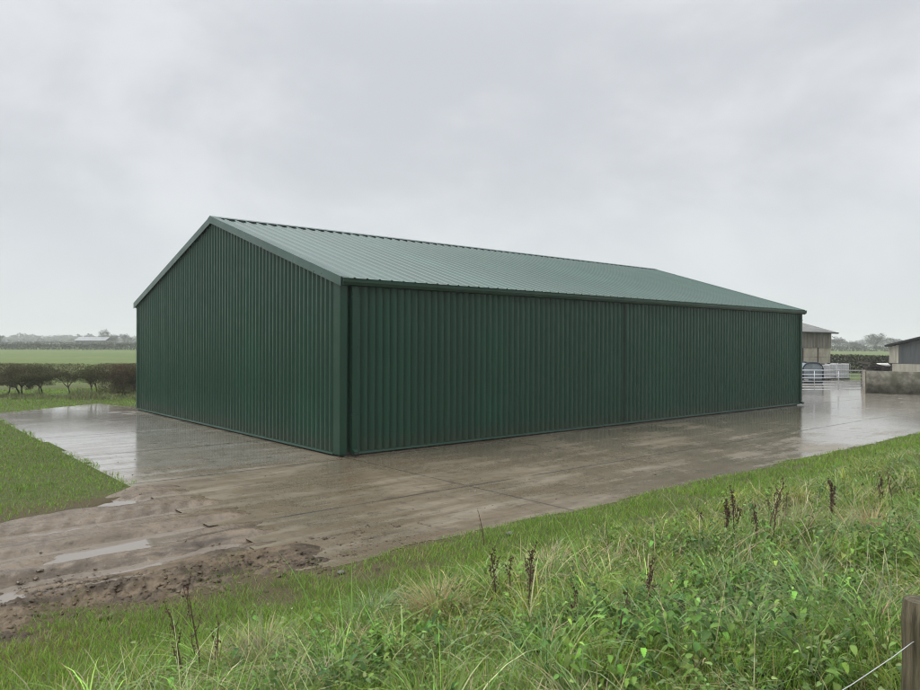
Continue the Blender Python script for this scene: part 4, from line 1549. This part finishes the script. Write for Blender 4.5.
# ------------------------------------------------------------------ HAZE
hz = MB(); hz.span((-1250, -1250, -1.2), (1250, 1250, 18))
m, nt, out = newmat('haze_air')
pv_ = nt.nodes.new('ShaderNodeVolumePrincipled')
pv_.inputs['Color'].default_value = (.93, .95, .97, 1)
pv_.inputs['Density'].default_value = .00075
pv_.inputs['Anisotropy'].default_value = 0.0
nt.links.new(pv_.outputs[0], out.inputs['Volume'])
tag(hz.build('haze', m), kind='stuff')

# ------------------------------------------------------------------ SKY AND LIGHT
world = bpy.data.worlds.new('World'); SC.world = world; world.use_nodes = True
nt = world.node_tree; nt.nodes.clear(); k = N(nt)
SUN_EL, SUN_AZ = math.radians(52), math.atan2(.62, -.78)       # direction towards the sun in x,y
sky = k.n('ShaderNodeTexSky', sky_type='NISHITA'); sky.sun_disc = False
sky.sun_elevation = SUN_EL; sky.sun_rotation = math.pi/2 - SUN_AZ
tc_ = k.n('ShaderNodeTexCoord')
sp = k.n('ShaderNodeSeparateXYZ'); k.l(tc_.outputs['Generated'], sp.inputs[0])
mp = k.n('ShaderNodeMapping'); k.l(tc_.outputs['Generated'], mp.inputs[0]); mp.inputs['Scale'].default_value = (1, 1, 1.7)
n1 = k.noise(mp.outputs[0], 2.3, 6, .55, .3)
n2 = k.noise(mp.outputs[0], 5.5, 5, .55, .5)
cl = k.math('ADD', k.math('MULTIPLY', n1, .78), k.math('MULTIPLY', n2, .22))
cc = k.mix(k.ramp(cl, .38, .62), (5.3, 5.5, 5.8), (6.6, 6.76, 6.96))
# whiter, even band low down
cc = k.mix(k.ramp(sp.outputs[2], 0, .26, .75, 0), cc, (6.25, 6.6, 6.7))
# an overcast sky is brighter overhead
up = k.ramp(sp.outputs[2], .36, .95, 1, 3.0)
vm = k.n('ShaderNodeVectorMath', operation='SCALE'); k.l(cc, vm.inputs[0]); k.l(up, vm.inputs['Scale'])
mx = k.mix(.94, sky.outputs[0], vm.outputs[0])
bg = k.n('ShaderNodeBackground'); k.l(mx, bg.inputs[0]); bg.inputs[1].default_value = .1
wo = k.n('ShaderNodeOutputWorld'); k.l(bg.outputs[0], wo.inputs[0])

sun = bpy.data.lights.new('sun', 'SUN'); sun.energy = 1.5; sun.angle = math.radians(28); sun.color = (1, .97, .93)
so = bpy.data.objects.new('sun', sun); link(so)
sd = Vector((math.cos(SUN_AZ)*math.cos(SUN_EL), math.sin(SUN_AZ)*math.cos(SUN_EL), math.sin(SUN_EL)))
so.rotation_euler = sd.to_track_quat('Z', 'Y').to_euler(); so.location = (0, 0, 15)

# ------------------------------------------------------------------ CAMERA
cam = bpy.data.cameras.new('camera'); co = bpy.data.objects.new('camera', cam); link(co)
R = Matrix((RI, UI, -FW)).transposed()
co.matrix_world = Matrix.Translation(CAM) @ R.to_4x4()
cam.sensor_width = 36; cam.lens = FPX/920*36; cam.clip_end = 5000; cam.clip_start = .05
SC.camera = co
SC.render.engine = 'CYCLES'
cy = SC.cycles
cy.max_bounces = 8; cy.diffuse_bounces = 3; cy.glossy_bounces = 3; cy.transmission_bounces = 4; cy.volume_bounces = 2; cy.transparent_max_bounces = 8
cy.use_denoising = True
try:
    cy.denoiser = 'OPENIMAGEDENOISE'; cy.denoising_input_passes = 'RGB_ALBEDO_NORMAL'
except Exception:
    pass
cy.sample_clamp_indirect = 6
cy.pixel_filter_type = 'BLACKMAN_HARRIS'; cy.filter_width = 1.05
SC.view_settings.view_transform = 'Standard'; SC.view_settings.look = 'None'
SC.view_settings.exposure = 0.27; SC.view_settings.gamma = 1
SC.view_settings.use_curve_mapping = False
